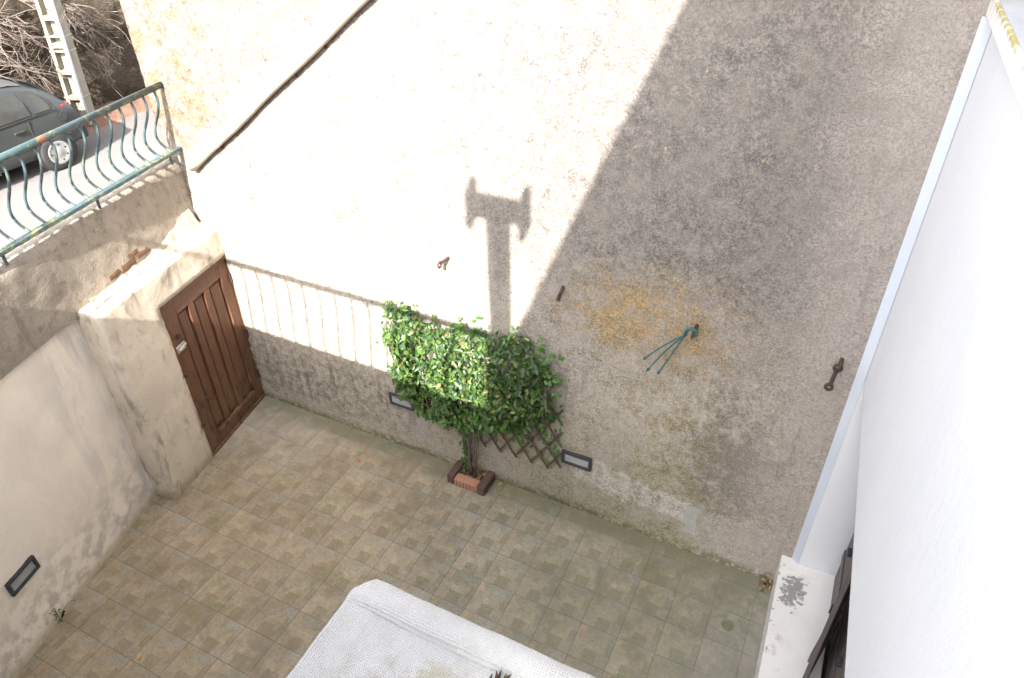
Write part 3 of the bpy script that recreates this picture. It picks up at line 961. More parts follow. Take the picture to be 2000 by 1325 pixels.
# half round drain hole at the foot of the plaster
DL = Vector((1.53, -5.54, 0)).normalized(); NL = Vector((0.964, 0.264, 0))
bm = bmesh.new()
c0 = Vector((left_x(-8.74), -8.74, -0.02)) + NL * 0.03
rim = []
for k in range(17):
    a = math.pi * k / 16
    rim.append((math.cos(a), math.sin(a)))
fo = [bm.verts.new(c0 + DL * (x * 0.30) + Vector((0, 0, z * 0.22))) for x, z in rim]
bk = [bm.verts.new(c0 - NL * 0.02 + DL * (x * 0.26) + Vector((0, 0, z * 0.18))) for x, z in rim]
for k in range(16):
    bm.faces.new((fo[k], fo[k + 1], bk[k + 1], bk[k]))
bm.faces.new(bk)
obj('drain_opening', bm, M['blacktrim'], bw)

# ------------------------------------------------------------------ white house wing on the right
wg = empty('white_house', (5, -7, 0), 'white painted house wing along the right side of the courtyard', 'house')


def FX(y, off=0.0):
    return 3.78 + 0.042 * (0.38 - y) + off


ZL = 7.45
bm = bmesh.new()
# upper facade
prism(bm, [(FX(0.38), 0.38), (FX(0.38), 0.9), (9, 0.9), (9, -33), (FX(-33), -33)], ZL, 14.72)
obj('upper_wall', bm, M['facade'], wg)
bm = bmesh.new()
# reveal wall beside the concrete, below the lintel (jamb)
prism(bm, [(FX(0.38) - 0.004, 0.38), (FX(0.38) - 0.004, 0.9), (4.9, 0.9), (4.9, 0.42), (4.66, 0.42)], -0.1, ZL - 0.004)
obj('door_jamb', bm, M['facade'], wg)
bm = bmesh.new()
prism(bm, [(FX(0.38) - 0.008, 0.385), (3.55, 0.55), (3.55, 0.88), (FX(0.38) - 0.008, 0.88)], 1.0, 14.69)
obj('corner_strip', bm, M['cornershade'], wg)  # soft shade at the house corner, drawn as a tinted strip
bm = bmesh.new()
prism(bm, [(FX(-8.2), -8.2), (9, -8.2), (9, -33), (FX(-33), -33)], -0.1, ZL - 0.004)
obj('lower_wall', bm, M['facade'], wg)
bm = bmesh.new()
box(bm, 5.2, 5.4, -8.2, 0.9, -0.1, ZL - 0.004)
obj('door_recess', bm, M['facade'], wg)  # recess wall made white to bounce light onto the shutters
bm = bmesh.new()
cf = lambda y: 3.63 + 0.035 * (0.52 - y)
prism(bm, [(cf(0.55), 0.55), (cf(0.55) + 1.1, 0.55), (cf(-14.2) + 1.1, -14.2), (cf(-14.2), -14.2)], 14.70, 15.0)
cp = obj('parapet_coping', bm, M['mosscoping'], wg, bevel=0.02)
bm = bmesh.new()
prism(bm, [(cf(0.55) + 0.05, 0.55), (cf(0.55) + 1.05, 0.55), (cf(-14.2) + 1.05, -14.2), (cf(-14.2) + 0.05, -14.2)], 14.99, 15.012)
obj('coping_top', bm, M['greycoping'], cp)
# set-back upper storey: its long eave throws the slanting shade on the concrete wall
bm = bmesh.new()
box(bm, 5.05, 12, -33, 0.9, 14.9, 29.0)
obj('upper_storey', bm, M['facade'], wg)
bm = bmesh.new()
box(bm, 5.0, 12.1, -33.05, 1.0, 29.0, 29.2)
obj('eave', bm, M['facade'], wg)

bm = bmesh.new()
prism(bm, [(3.335, 0.60), (4.72, 0.60), (4.72, -13.5), (3.335 + 0.022 * 13.9, -13.5)], -0.05, 1.15)
tag(obj('door_step', bm, M['step'], bevel=0.025), 'long low white step with peeling paint below the dark shutters', 'step')


def shutter(a, b, z0, z1, label, name='shutter'):
    a = Vector((a[0], a[1], 0)); b = Vector((b[0], b[1], 0))
    d = (b - a); Lg = d.length; d.normalize(); n = Vector((d.y, -d.x, 0))
    if n.x > 0: n = -n
    e = empty(name, (a.x, a.y, z0), label, 'shutter', 'dark shutters of the ground floor door')
    q = lambda u, w, h: a + d * u + n * w + Vector((0, 0, h))
    fb = lambda bm, u0, u1, w0, w1, h0, h1: box(bm, u0, u1, w0, w1, h0, h1, lambda p: q(p.x, p.y, p.z))
    nb_ = max(4, int(Lg / 0.2)); wd = Lg / nb_
    for k in range(nb_):
        bm = bmesh.new(); fb(bm, k * wd + 0.010, (k + 1) * wd - 0.010, -0.05, 0.05, z0 + 0.02, z1)
        obj('board', bm, M['shutter'], e, bevel=0.012)
    for h in (z0 + 0.9, z1 - 1.0):
        bm = bmesh.new(); fb(bm, 0.03, Lg - 0.03, 0.05, 0.09, h, h + 0.3)
        obj('cross_batten', bm, M['shutter'], e, bevel=0.01)
    bm = bmesh.new(); fb(bm, Lg * 0.35, Lg * 0.35 + 0.22, 0.05, 0.14, z0 + 1.9, z0 + 2.0)
    obj('latch', bm, M['frame'], e, bevel=0.01)
    return e


shutter((4.74, 0.36), (4.74, -1.52), 1.15, ZL - 0.1, 'dark brown boarded shutter standing against the white jamb')
shutter((4.70, -1.60), (4.34, -3.0), 1.15, ZL - 0.1, 'dark brown boarded shutter swung out over the white step')

shutter((4.86, -1.58), (4.78, -6.4), 1.15, ZL - 0.1, 'dark brown boarded shutter deep under the white lintel, behind the swung-out leaf')

# ------------------------------------------------------------------ house behind the viewer: terrace, railing, chimney (they cast the shadows)
YB = -14.25
T_ = 0.52 - YB
ZP = 3.05 + 0.747 * T_
ZR = 5.93 + 0.747 * T_
fh = empty('terrace_house', (-4, -22, 0), 'house with roof terrace at the near side of the courtyard', 'house')
bm = bmesh.new()
box(bm, -12.0, 0.45, -30, YB, -0.1, ZP - 1.2)
obj('house_body', bm, M['facade'], fh)
bm = bmesh.new()
box(bm, -12.0, 0.45, YB - 0.6, YB - 0.002, ZP - 1.2, ZP)
obj('terrace_parapet', bm, M['facade'], fh)


def baluster_mesh(name, height, depth, r):
    prof = [(0, 0), (.06, .02), (.14, .10), (.25, .02), (.38, -.22), (.5, -.55), (.62, -.86), (.74, -1.0), (.85, -.86), (.93, -.48), (1, 0)]
    pts = []
    for k in range(len(prof) - 1):
        (t0, x0_), (t1, x1_) = prof[k], prof[k + 1]
        pts.append(Vector((x0_ * depth, 0, -t0 * height)))
    pts.append(Vector((0, 0, -height)))
    # smooth
    fine = []
    for k in range(len(pts) - 1):
        p0 = pts[max(k - 1, 0)]; p1 = pts[k]; p2 = pts[k + 1]; p3 = pts[min(k + 2, len(pts) - 1)]
        for s_ in (0, 0.5):
            t = s_
            fine.append(0.5 * ((2 * p1) + (p2 - p0) * t + (2 * p0 - 5 * p1 + 4 * p2 - p3) * t * t + (3 * p1 - p0 - 3 * p2 + p3) * t ** 3))
    fine.append(pts[-1])
    bm = bmesh.new()
    tube(bm, fine, r, 6)
    for v in bm.verts:
        v.co *= S
    bmesh.ops.recalc_face_normals(bm, faces=bm.faces[:])
    me = bpy.data.meshes.new(name); bm.to_mesh(me); bm.free()
    for p in me.polygons: p.use_smooth = True
    me.materials.append(M['rail2'])
    return me


FOOTSHIFT = 0.0


def railing(label, P0, P1, ztop, zlow, group_name, spacing, belly, r_hand, r_bar, foot, posts=True):
    P0 = Vector(P0); P1 = Vector(P1)
    d = (P1 - P0); Lg = d.length; d.normalize()
    e = empty('railing', (P0.x, P0.y, foot), label, 'railing')
    bm = bmesh.new(); tube(bm, [P0 + Vector((0, 0, ztop)), P1 + Vector((0, 0, ztop))], r_hand, 14)
    obj('handrail', bm, M['rail'], e, smooth=True)
    bm = bmesh.new()
    n = Vector((-d.y, d.x, 0))
    ang = math.atan2(d.y, d.x)
    box(bm, 0, Lg, -0.085, 0.085, zlow - 0.05, zlow + 0.05, lambda p: P0 + d * p.x + n * p.y + Vector((0, 0, p.z)))
    obj('bottom_rail', bm, M['rail'], e, bevel=0.012)
    me = baluster_mesh('baluster', ztop - zlow - 0.02, belly, r_bar)
    k = 0.35
    while k < Lg:
        o = bpy.data.objects.new('baluster', me); COL.objects.link(o); o.parent = e
        p = P0 + d * k + Vector((0, 0, ztop - 0.02))
        o.location = (p - WL[e.name]) * S
        o.rotation_euler = (0, 0, ang + math.pi / 2)
        k += spacing
    k = 0.5 if posts else 1.5
    while k < Lg:
        p = P0 + d * k
        bm = bmesh.new(); p = p + n * FOOTSHIFT
        tube(bm, [p + Vector((0, 0, foot)), p + Vector((0, 0, zlow))], 0.04, 8)
        obj('stub_foot', bm, M['rail2'], e)
        k += 3.0
    return e


# terrace rail, parallel to the concrete wall; belly points outwards
railing('teal railing on the roof terrace behind the viewer', (0.45, YB - 0.25, 0), (-12.0, YB - 0.25, 0), ZR, ZP + 0.22, 'x', 0.62, -0.60, 0.10, 0.046, ZP)
# chimney with an H-shaped cowl on the terrace
YC = -16.5; TC = 0.52 - YC
cxs = -5.06 + 0.312 * TC; cz = 9.64 + 0.747 * TC
ch = empty('chimney', (cxs, YC, ZP - 1.2), 'slim square chimney with plate-ended cowl on the roof terrace', 'chimney')
bm = bmesh.new(); box(bm, cxs - 0.26, cxs + 0.26, YC - 0.25, YC + 0.25, ZP - 1.2, cz - 0.16)
obj('stack', bm, M['coping'], ch)
bm = bmesh.new(); box(bm, cxs - 0.66, cxs + 0.66, YC - 0.25, YC + 0.25, cz - 0.16, cz + 0.16)
obj('crossbar', bm, M['coping'], ch)
for sx in (-1, 1):
    bm = bmesh.new(); box(bm, cxs + sx * 0.73 - 0.07, cxs + sx * 0.73 + 0.07, YC - 0.32, YC + 0.32, cz - 0.5, cz + 0.5)
    obj('end_plate', bm, M['coping'], ch)

# ------------------------------------------------------------------ canopy in the foreground
cn = empty('porch_canopy', (0, -11, 8.0), 'white mesh-covered porch canopy with raised rim in the foreground', 'canopy')
bm = bmesh.new()
cx0, cx1, cy1, cy0, zc = -2.52, 1.7, -8.78, YB, 8.4
NXc, NYc = 130, 110
g = {}


def canopy_h(x, y):
    fdist = cy1 - y; ldist = x - cx0
    h = 0.0
    if fdist < 0.42:
        s_ = fdist / 0.42
        h = 0.03 + 0.15 * math.sin(math.pi * min(1, 0.25 + 0.72 * s_)) ** 0.8
    else:
        h = -0.03 + 0.03 * math.exp(-(fdist - 0.42) * 6)
    edge = math.exp(-max(ldist, 0) * 3.2)
    h = h * (1 - 0.75 * edge) + edge * 0.05
    if ldist < 0.04:
        h -= 0.05 * (1 - ldist / 0.04) ** 2
    if fdist < 0.03:
        h -= 0.04 * (1 - fdist / 0.03) ** 2
    h += 0.030 * fbm(Vector((x * 1.2, y * 1.2, 2)), 3) + 0.012 * fbm(Vector((x * 5, y * 5, 2)), 3)
    return h


def cut(x, y):      # chamfered front-left corner
    s_ = (x - cx0) + (cy1 - y)
    if s_ < 0.30:
        k = (0.30 - s_) / 2
        return x + k, y - k
    return x, y


for a in range(NXc + 1):
    x = cx0 + (cx1 - cx0) * (a / NXc) ** 1.5
    for b in range(NYc + 1):
        y = cy1 + (cy0 - cy1) * (b / NYc) ** 1.5
        X_, Y_ = cut(x, y)
        w_ = 0.012 * fbm(Vector((X_ * 2, Y_ * 2, 4)), 2)
        g[a, b] = bm.verts.new((X_ + w_, Y_ + w_, zc + canopy_h(x, y)))
for a in range(NXc):
    for b in range(NYc):
        bm.faces.new((g[a, b], g[a + 1, b], g[a + 1, b + 1], g[a, b + 1]))
loop = [g[a, 0] for a in range(NXc + 1)] + [g[NXc, b] for b in range(1, NYc + 1)] + [g[a, NYc] for a in range(NXc - 1, -1, -1)] + [g[0, b] for b in range(NYc - 1, 0, -1)]
lowl = [bm.verts.new((v.co.x, v.co.y, zc - 0.45)) for v in loop]
for k in range(len(loop)):
    j = (k + 1) % len(loop)
    bm.faces.new((loop[k], lowl[k], lowl[j], loop[j]))
bm.faces.new(lowl)
ms_ = obj('membrane_slab', bm, M['canopy'], cn, smooth=True)
ms_.data.set_sharp_from_angle(angle=math.radians(38))

# ------------------------------------------------------------------ wooden door in the street wall
dr = empty('wooden_door', tuple(L(1.7, 0, 0)), 'worn brown panelled wooden door under the ledge beside the concrete wall', 'door')
LB = lambda bm, u0, u1, w0, w1, h0, h1: box(bm, u0, u1, w0, w1, h0, h1, lambda p: L(p.x, p.y, p.z))
FR = -0.16
bm = bmesh.new()
LB(bm, 0.0, 0.13, FR - 0.3, FR + 0.12, 0, 6.02); LB(bm, 3.28, 3.42, FR - 0.3, FR + 0.12, 0, 6.02); LB(bm, 0.13, 3.28, FR - 0.3, FR + 0.12, 5.86, 6.02)
obj('door_frame', bm, M['door'], dr, bevel=0.02)
bm = bmesh.new(); LB(bm, 0.15, 3.26, FR - 0.12, FR - 0.03, 0.10, 5.85)
obj('door_leaf', bm, M['door'], dr)
for u0, u1 in ((0.15, 0.62), (2.84, 3.26)):
    bm = bmesh.new(); LB(bm, u0, u1, FR - 0.03, FR + 0.07, 0.10, 5.85)
    obj('stile', bm, M['door'], dr, bevel=0.02)
for h0, h1, nme in ((5.38, 5.85, 'top_rail'), (0.10, 0.62, 'bottom_rail')):
    bm = bmesh.new(); LB(bm, 0.62, 2.84, FR - 0.03, FR + 0.068, h0, h1)
    obj(nme, bm, M['door'], dr, bevel=0.02)
for uc in (1.28, 2.08):
    bm = bmesh.new(); LB(bm, uc - 0.13, uc + 0.13, FR - 0.03, FR + 0.066, 0.62, 5.38)
    obj('muntin', bm, M['door'], dr, bevel=0.02)
for u0, u1 in ((0.70, 1.07), (1.49, 1.87), (2.29, 2.76)):
    bm = bmesh.new(); LB(bm, u0, u1, FR - 0.03, FR + 0.015, 0.72, 5.28)
    obj('panel', bm, M['door'], dr, bevel=0.05, segs=1)
bm = bmesh.new(); LB(bm, 0.66, 2.80, FR + 0.066, FR + 0.15, 0.52, 0.66)
obj('weather_bar', bm, M['door'], dr, bevel=0.03)
bm = bmesh.new(); LB(bm, 0.0, 3.45, FR - 0.3, FR + 0.14, -0.02, 0.09)
obj('threshold', bm, M['door'], dr, bevel=0.02)
for h in (4.95, 2.7, 0.9):
    bm = bmesh.new(); LB(bm, 3.20, 3.36, FR + 0.07, FR + 0.15, h, h + 0.36)
    obj('hinge', bm, M['rust'], dr, bevel=0.02)
bm = bmesh.new()
LB(bm, 0.10, 0.52, FR + 0.07, FR + 0.12, 4.26, 4.50)
obj('lock_plate', bm, M['steel'], dr, bevel=0.015)
bm = bmesh.new()
tube(bm, [L(0.18, FR + 0.15, 4.36), L(0.50, FR + 0.15, 4.44)], 0.045, 8)
lb_ = obj('bolt', bm, M['steel'], dr)
bm = bmesh.new(); disc(bm, L(0.34, FR + 0.07, 4.78), N_, 0.075, 0.09, 10)
obj('knob', bm, M['rust'], dr)
bm = bmesh.new()
tube(bm, [L(0.14, FR + 0.12, 2.45), L(0.2, FR + 0.2, 2.3), L(0.42, FR + 0.2, 2.16), L(0.62, FR + 0.16, 2.24), L(0.72, FR + 0.10, 2.42)], 0.022, 6)
obj('chain_wire', bm, M['rust'], dr)
bm = bmesh.new(); disc(bm, L(0.34, FR + 0.07, 1.98), N_, 0.06, 0.05, 10)
obj('keyhole', bm, M['frame'], dr)
for h in (3.45, 1.4):
    bm = bmesh.new(); LB(bm, -0.02, 0.10, 0.0, 0.07, h, h + 0.14)
    obj('strike', bm, M['rust'], dr, bevel=0.02)

# ------------------------------------------------------------------ street railing on the parapet
RL0 = Vector((-15.68, 0.50, 0)); RL1 = Vector((-14.40, -6.0, 0)); RL1 = RL0 + (RL1 - RL0) * 1.5
railing('teal painted railing with bellied bars on the parapet above the wooden door', RL0, RL1, 11.33, 9.48, 'y', 0.475, 0.40, 0.088, 0.036, 9.16)

# ------------------------------------------------------------------ drain pipe on the concrete wall
pp = empty('wall_pipe', (-15.2, 0.3, 9.0), 'pale sloping drain pipe strapped to the sunlit concrete wall', 'pipe')
a = Vector((-15.22, 0.36, 9.04)); b = Vector((-5.4, 0.36, 16.2))
dv = (b - a).normalized()
pts = []
for k in range(24):
    q = a + (b - a) * (k / 23)
    q += Vector((0, 0, 0.02 * math.sin(k * 0.9)))
    pts.append(q)
bm = bmesh.new(); tube(bm, pts, 0.17, 16)
obj('pipe', bm, M['pipe'], pp, smooth=True)
bm = bmesh.new(); disc(bm, a - dv * 0.01, -dv, 0.115, 0.012, 16)
obj('pipe_mouth', bm, M['blacktrim'], pp)
for s_ in (1.55, 5.6, 6.95, 10.2):
    q = a + dv * s_
    bm = bmesh.new(); tube(bm, [q, q + dv * 0.2], 0.168, 16)
    obj('collar', bm, M['pipe'], pp, smooth=False)
    bm = bmesh.new(); tube(bm, [q + dv * 0.09 + Vector((0, 0, -0.16)), q + dv * 0.09 + Vector((0.02, 0.26, -0.30))], 0.035, 6)
    obj('bracket', bm, M['rust'], pp)

# ------------------------------------------------------------------ brick lights
def brick_light(center, d, n, w, h, label):
    c = Vector(center); d = Vector(d).normalized(); n = Vector(n).normalized()
    e = empty('brick_light', tuple(c - Vector((0, 0, h / 2))), label, 'wall light', 'recessed brick lights low on the courtyard walls')
    q = lambda p: c + d * p.x + n * p.y + Vector((0, 0, p.z))
    t_ = 0.085
    for (x0, x1, z0, z1) in ((-w / 2, w / 2, h / 2 - t_, h / 2), (-w / 2, w / 2, -h / 2, -h / 2 + t_), (-w / 2, -w / 2 + t_, -h / 2 + t_, h / 2 - t_), (w / 2 - t_, w / 2, -h / 2 + t_, h / 2 - t_)):
        bm = bmesh.new(); box(bm, x0, x1, -0.06, 0.07, z0, z1, q)
        obj('frame_bar', bm, M['frame'], e, bevel=0.02)
    bm = bmesh.new(); box(bm, -w / 2 + t_ * 0.8, w / 2 - t_ * 0.8, -0.06, 0.018, -h / 2 + t_ * 0.8, h / 2 - t_ * 0.8, q)
    obj('diffuser', bm, M['diffuser'], e)
    return e


brick_light((-2.65, 0.49, 2.13), (1, 0, 0), (0, -1, 0), 0.92, 0.47, 'brick light with dark frame on the concrete wall right of the trellis')
brick_light((-8.72, 0.49, 2.13), (1, 0, 0), (0, -1, 0), 0.92, 0.47, 'brick light on the concrete wall half hidden behind the climbing plant')
cL = Vector((left_x(-9.20), -9.20, 2.20)) + NL * 0.02
brick_light(cL, DL, NL, 0.92, 0.46, 'brick light with dark frame on the beige left wall')

# ------------------------------------------------------------------ hooks on the concrete wall
def rust_patch(parent, x, z, r):
    bm = bmesh.new()
    vs = []
    for k in range(18):
        a_ = 2 * math.pi * k / 18
        rr_ = r * (1 + 0.35 * fbm(Vector((x + math.cos(a_), z + math.sin(a_), 3)), 3))
        vs.append(bm.verts.new((x + rr_ * math.cos(a_), 0.500, z + rr_ * 1.1 * math.sin(a_))))
    f = bm.faces.new(vs)
    ex = bmesh.ops.extrude_face_region(bm, geom=[f])
    for v in [q for q in ex['geom'] if isinstance(q, bmesh.types.BMVert)]:
        v.co.y = 0.56
    obj('mortar_plug', bm, M['ruststain'], parent)


def hook(x, z, ln, dz, label, ring=True, patch=0.2):
    e = empty('wall_hook', (x, 0.5, z), label, 'hook', 'rusty hooks in a row on the concrete wall')
    if patch:
        rust_patch(e, x + 0.02, z - 0.08, patch)
    b0 = Vector((x, 0.54, z)); b1 = Vector((x, 0.52 - ln, z + dz))
    bm = bmesh.new(); tube(bm, [b0, b1], 0.045, 8)
    obj('shank', bm, M['rust'], e)
    if ring:
        bm = bmesh.new()
        c = b1 + Vector((0, -0.05, -0.02))
        tube(bm, [c + Vector((0, math.cos(2 * math.pi * k / 12) * 0.08, math.sin(2 * math.pi * k / 12) * 0.08)) for k in range(13)], 0.028, 6, cap=False)
        obj('eye', bm, M['rust'], e)
    return e


hook(-6.56, 7.93, 0.40, 0.04, 'rusty hook on the sunlit concrete wall left of the chimney shadow', patch=0)
hook(-3.28, 7.90, 0.20, -0.14, 'rusty hook on the shaded concrete wall right of the chimney shadow', patch=0)
hook(0.093, 7.75, 0.34, 0.0, 'rusty hook carrying the green pot hanger', patch=0)
hook(3.227, 7.80, 0.16, -0.05, 'rusty hook with hanging iron strap beside the white house', ring=True, patch=0)

e = empty('iron_strap', (3.14, 0.35, 7.0), 'rusty iron strap with eye ends hanging near the white house corner', 'strap')
bm = bmesh.new(); tube(bm, [(3.19, 0.34, 7.62), (3.15, 0.35, 7.18)], 0.042, 8)
obj('rod', bm, M['rust'], e)
for (x, z, r_) in ((3.195, 7.66, 0.075), (3.14, 7.11, 0.07)):
    bm = bmesh.new()
    tube(bm, [Vector((x + math.cos(2 * math.pi * k / 12) * r_, 0.345, z + math.sin(2 * math.pi * k / 12) * r_)) for k in range(13)], 0.035, 6, cap=False)
    obj('eye', bm, M['rust'], e)

e = empty('pot_hanger', (-0.6, 0.2, 6.3), 'green three-wire pot hanger dangling from a rusty hook', 'hanger')
hb = Vector((0.093, 0.20, 7.74))
bm = bmesh.new()
arc = [hb + Vector((0.03 - 0.13 * math.sin(t_) * 0.9 - 0.09, 0, -0.04 + 0.13 * math.cos(t_))) for t_ in [-1.9 + 0.32 * k for k in range(12)]]
arc.append(hb + Vector((-0.20, 0, -0.16)))
tube(bm, arc, 0.045, 8)
obj('crook', bm, M['teal'], e, smooth=True)
for dx, dz in ((-1.04, -1.08), (-0.93, -1.39), (-0.66, -1.38)):
    a = hb + Vector((-0.19, 0, -0.13)); b = hb + Vector((dx, 0, dz))
    mid_ = (a + b) / 2 + Vector((-0.05 if dx < -0.8 else 0.03, 0, 0.06))
    pts = [a * (1 - t_) ** 2 + mid_ * 2 * t_ * (1 - t_) + b * t_ ** 2 for t_ in [k / 8 for k in range(9)]]
    bm = bmesh.new(); tube(bm, pts, 0.020, 6)
    w_ = obj('wire', bm, M['teal'], e)
    bm = bmesh.new(); tube(bm, [b, b + (b - a).normalized() * 0.07], [0.045, 0.02], 6)
    obj('clip', bm, M['teal'], w_)

# ------------------------------------------------------------------ trellis and climbing plant
tr = empty('trellis', (-6, 0.4, 1.5), 'brown diamond lattice trellis fixed to the wall behind the climbing plant', 'trellis')
tx0, tx1, tz0, tz1 = -8.75, -3.15, 1.53, 4.3
sl = 1.62
zst = 0.86; xst = 0.53
for fam, yy in ((1, 0.435), (-1, 0.40)):
    c = -30
    for k in range(-40, 60):
        # line z = tz0 + fam*sl*(x - xk)
        xk = tx1 - 0.40 + k * xst
        cand = []
        for x in (tx0, tx1):
            z = tz0 + fam * sl * (x - xk)
            if tz0 <= z <= tz1: cand.append((x, z))
        for z in (tz0, tz1):
            x = xk + (z - tz0) / (fam * sl)
            if tx0 < x < tx1: cand.append((x, z))
        if len(cand) < 2: continue
        (xa, za), (xb, zb) = sorted(cand[:2], key=lambda c_: c_[1])
        if xa < -5.72 and za < 2.75:      # the lower left of the lattice is cut away
            tt = (2.75 - za) / (zb - za)
            if tt >= 0.95: continue
            xa, za = xa + (xb - xa) * tt, 2.75
        dvec = Vector((xb - xa, 0, zb - za)); ln = dvec.length
        if ln < 0.3: continue
        dvec.normalize()
        pa = Vector((xa, yy, za)) - dvec * 0.07; pb = Vector((xb, yy, zb)) + dvec * 0.07
        nn = Vector((-dvec.z, 0, dvec.x))
        bm = bmesh.new()
        vs = []
        for p_, in ((pa,), (pb,)):
            for sw, sy in ((-1, -1), (1, -1), (1, 1), (-1, 1)):
                vs.append(bm.verts.new(p_ + nn * 0.030 * sw + Vector((0, 0.014 * sy, 0))))
        for q in ((0, 1, 2, 3), (7, 6, 5, 4), (0, 4, 5, 1), (1, 5, 6, 2), (2, 6, 7, 3), (3, 7, 4, 0)):
            bm.faces.new([vs[i] for i in q])
        obj('lath', bm, M['lath'], tr)

cp_ = empty('climbing_plant', (-6.05, 0.2, 0.25), 'dense green evergreen climber trained on the trellis above the brick planter', 'plant')
OUT = [(-8.5, 6.05), (-8.2, 6.2), (-7.65, 6.15), (-7.20, 5.88), (-6.6, 6.02), (-5.81, 6.05), (-5.35, 6.02), (-4.9, 6.10), (-4.36, 6.06), (-3.9, 6.05), (-3.65, 5.85), (-3.45, 5.5), (-3.35, 5.1), (-3.38, 4.6), (-3.48, 4.0), (-3.75, 3.45), (-4.25, 3.0), (-4.83, 2.72), (-5.33, 2.80), (-5.8, 2.42), (-6.2, 2.28), (-6.65, 2.38), (-7.27, 2.42), (-7.88, 2.62), (-8.32, 2.98), (-8.52, 4.05), (-8.58, 5.17)]


def inside(x, z):
    c = False
    j = len(OUT) - 1
    for i in range(len(OUT)):
        xi, zi = OUT[i]; xj, zj = OUT[j]
        if (zi > z) != (zj > z) and x < (xj - xi) * (z - zi) / (zj - zi) + xi:
            c = not c
        j = i
    return c


def edge_dist(x, z):
    best = 9
    for i in range(len(OUT)):
        ax, az = OUT[i]; bx_, bz = OUT[(i + 1) % len(OUT)]
        dx, dz = bx_ - ax, bz - az
        t_ = max(0, min(1, ((x - ax) * dx + (z - az) * dz) / (dx * dx + dz * dz)))
        best = min(best, math.hypot(x - ax - dx * t_, z - az - dz * t_))
    return best


def add_leaf(bm, lay, p, n, up, ln, wd, tint):
    n = n.normalized(); t = (up - n * up.dot(n))
    if t.length < 1e-4: t = n.orthogonal()
    t.normalize(); s_ = t.cross(n)
    fold = 0.22 * wd; curl = -0.16 * ln
    pr = [(0, 0.06), (0.28, 0.46), (0.6, 0.44), (0.86, 0.2)]
    mid = [bm.verts.new(p + t * ln * q + n * (curl * q * q - 0)) for q in (0, 0.28, 0.6, 0.86, 1.0)]
    le = []; ri = []
    for q, w in pr[1:]:
        base = p + t * ln * q + n * (curl * q * q + fold * w * 2)
        le.append(bm.verts.new(base + s_ * wd * w)); ri.append(bm.verts.new(base - s_ * wd * w))
    fs = []
    fs.append(bm.faces.new((mid[0], mid[1], le[0]))); fs.append(bm.faces.new((mid[0], ri[0], mid[1])))
    for k in range(2):
        fs.append(bm.faces.new((mid[k + 1], mid[k + 2], le[k + 1], le[k]))); fs.append(bm.faces.new((mid[k + 1], ri[k], ri[k + 1], mid[k + 2])))
    fs.append(bm.faces.new((mid[3], mid[4], le[2]))); fs.append(bm.faces.new((mid[3], ri[2], mid[4])))
    for f in fs:
        f.smooth = True
        for l in f.loops: l[lay] = (tint[0], tint[1], tint[2], 1)


def leaf_obj(name, gen, parent, mat):
    bm = bmesh.new()
    lay = bm.loops.layers.float_color.new('tint')
    gen(bm, lay)
    xs = [v.co for v in bm.verts]
    loc = Vector((sum(v.x for v in xs) / len(xs), sum(v.y for v in xs) / len(xs), min(v.z for v in xs)))
    for v in bm.verts: v.co = (v.co - loc) * S
    me = bpy.data.meshes.new(name); bm.to_mesh(me); bm.free()
    return finish(name, me, mat, parent, loc)


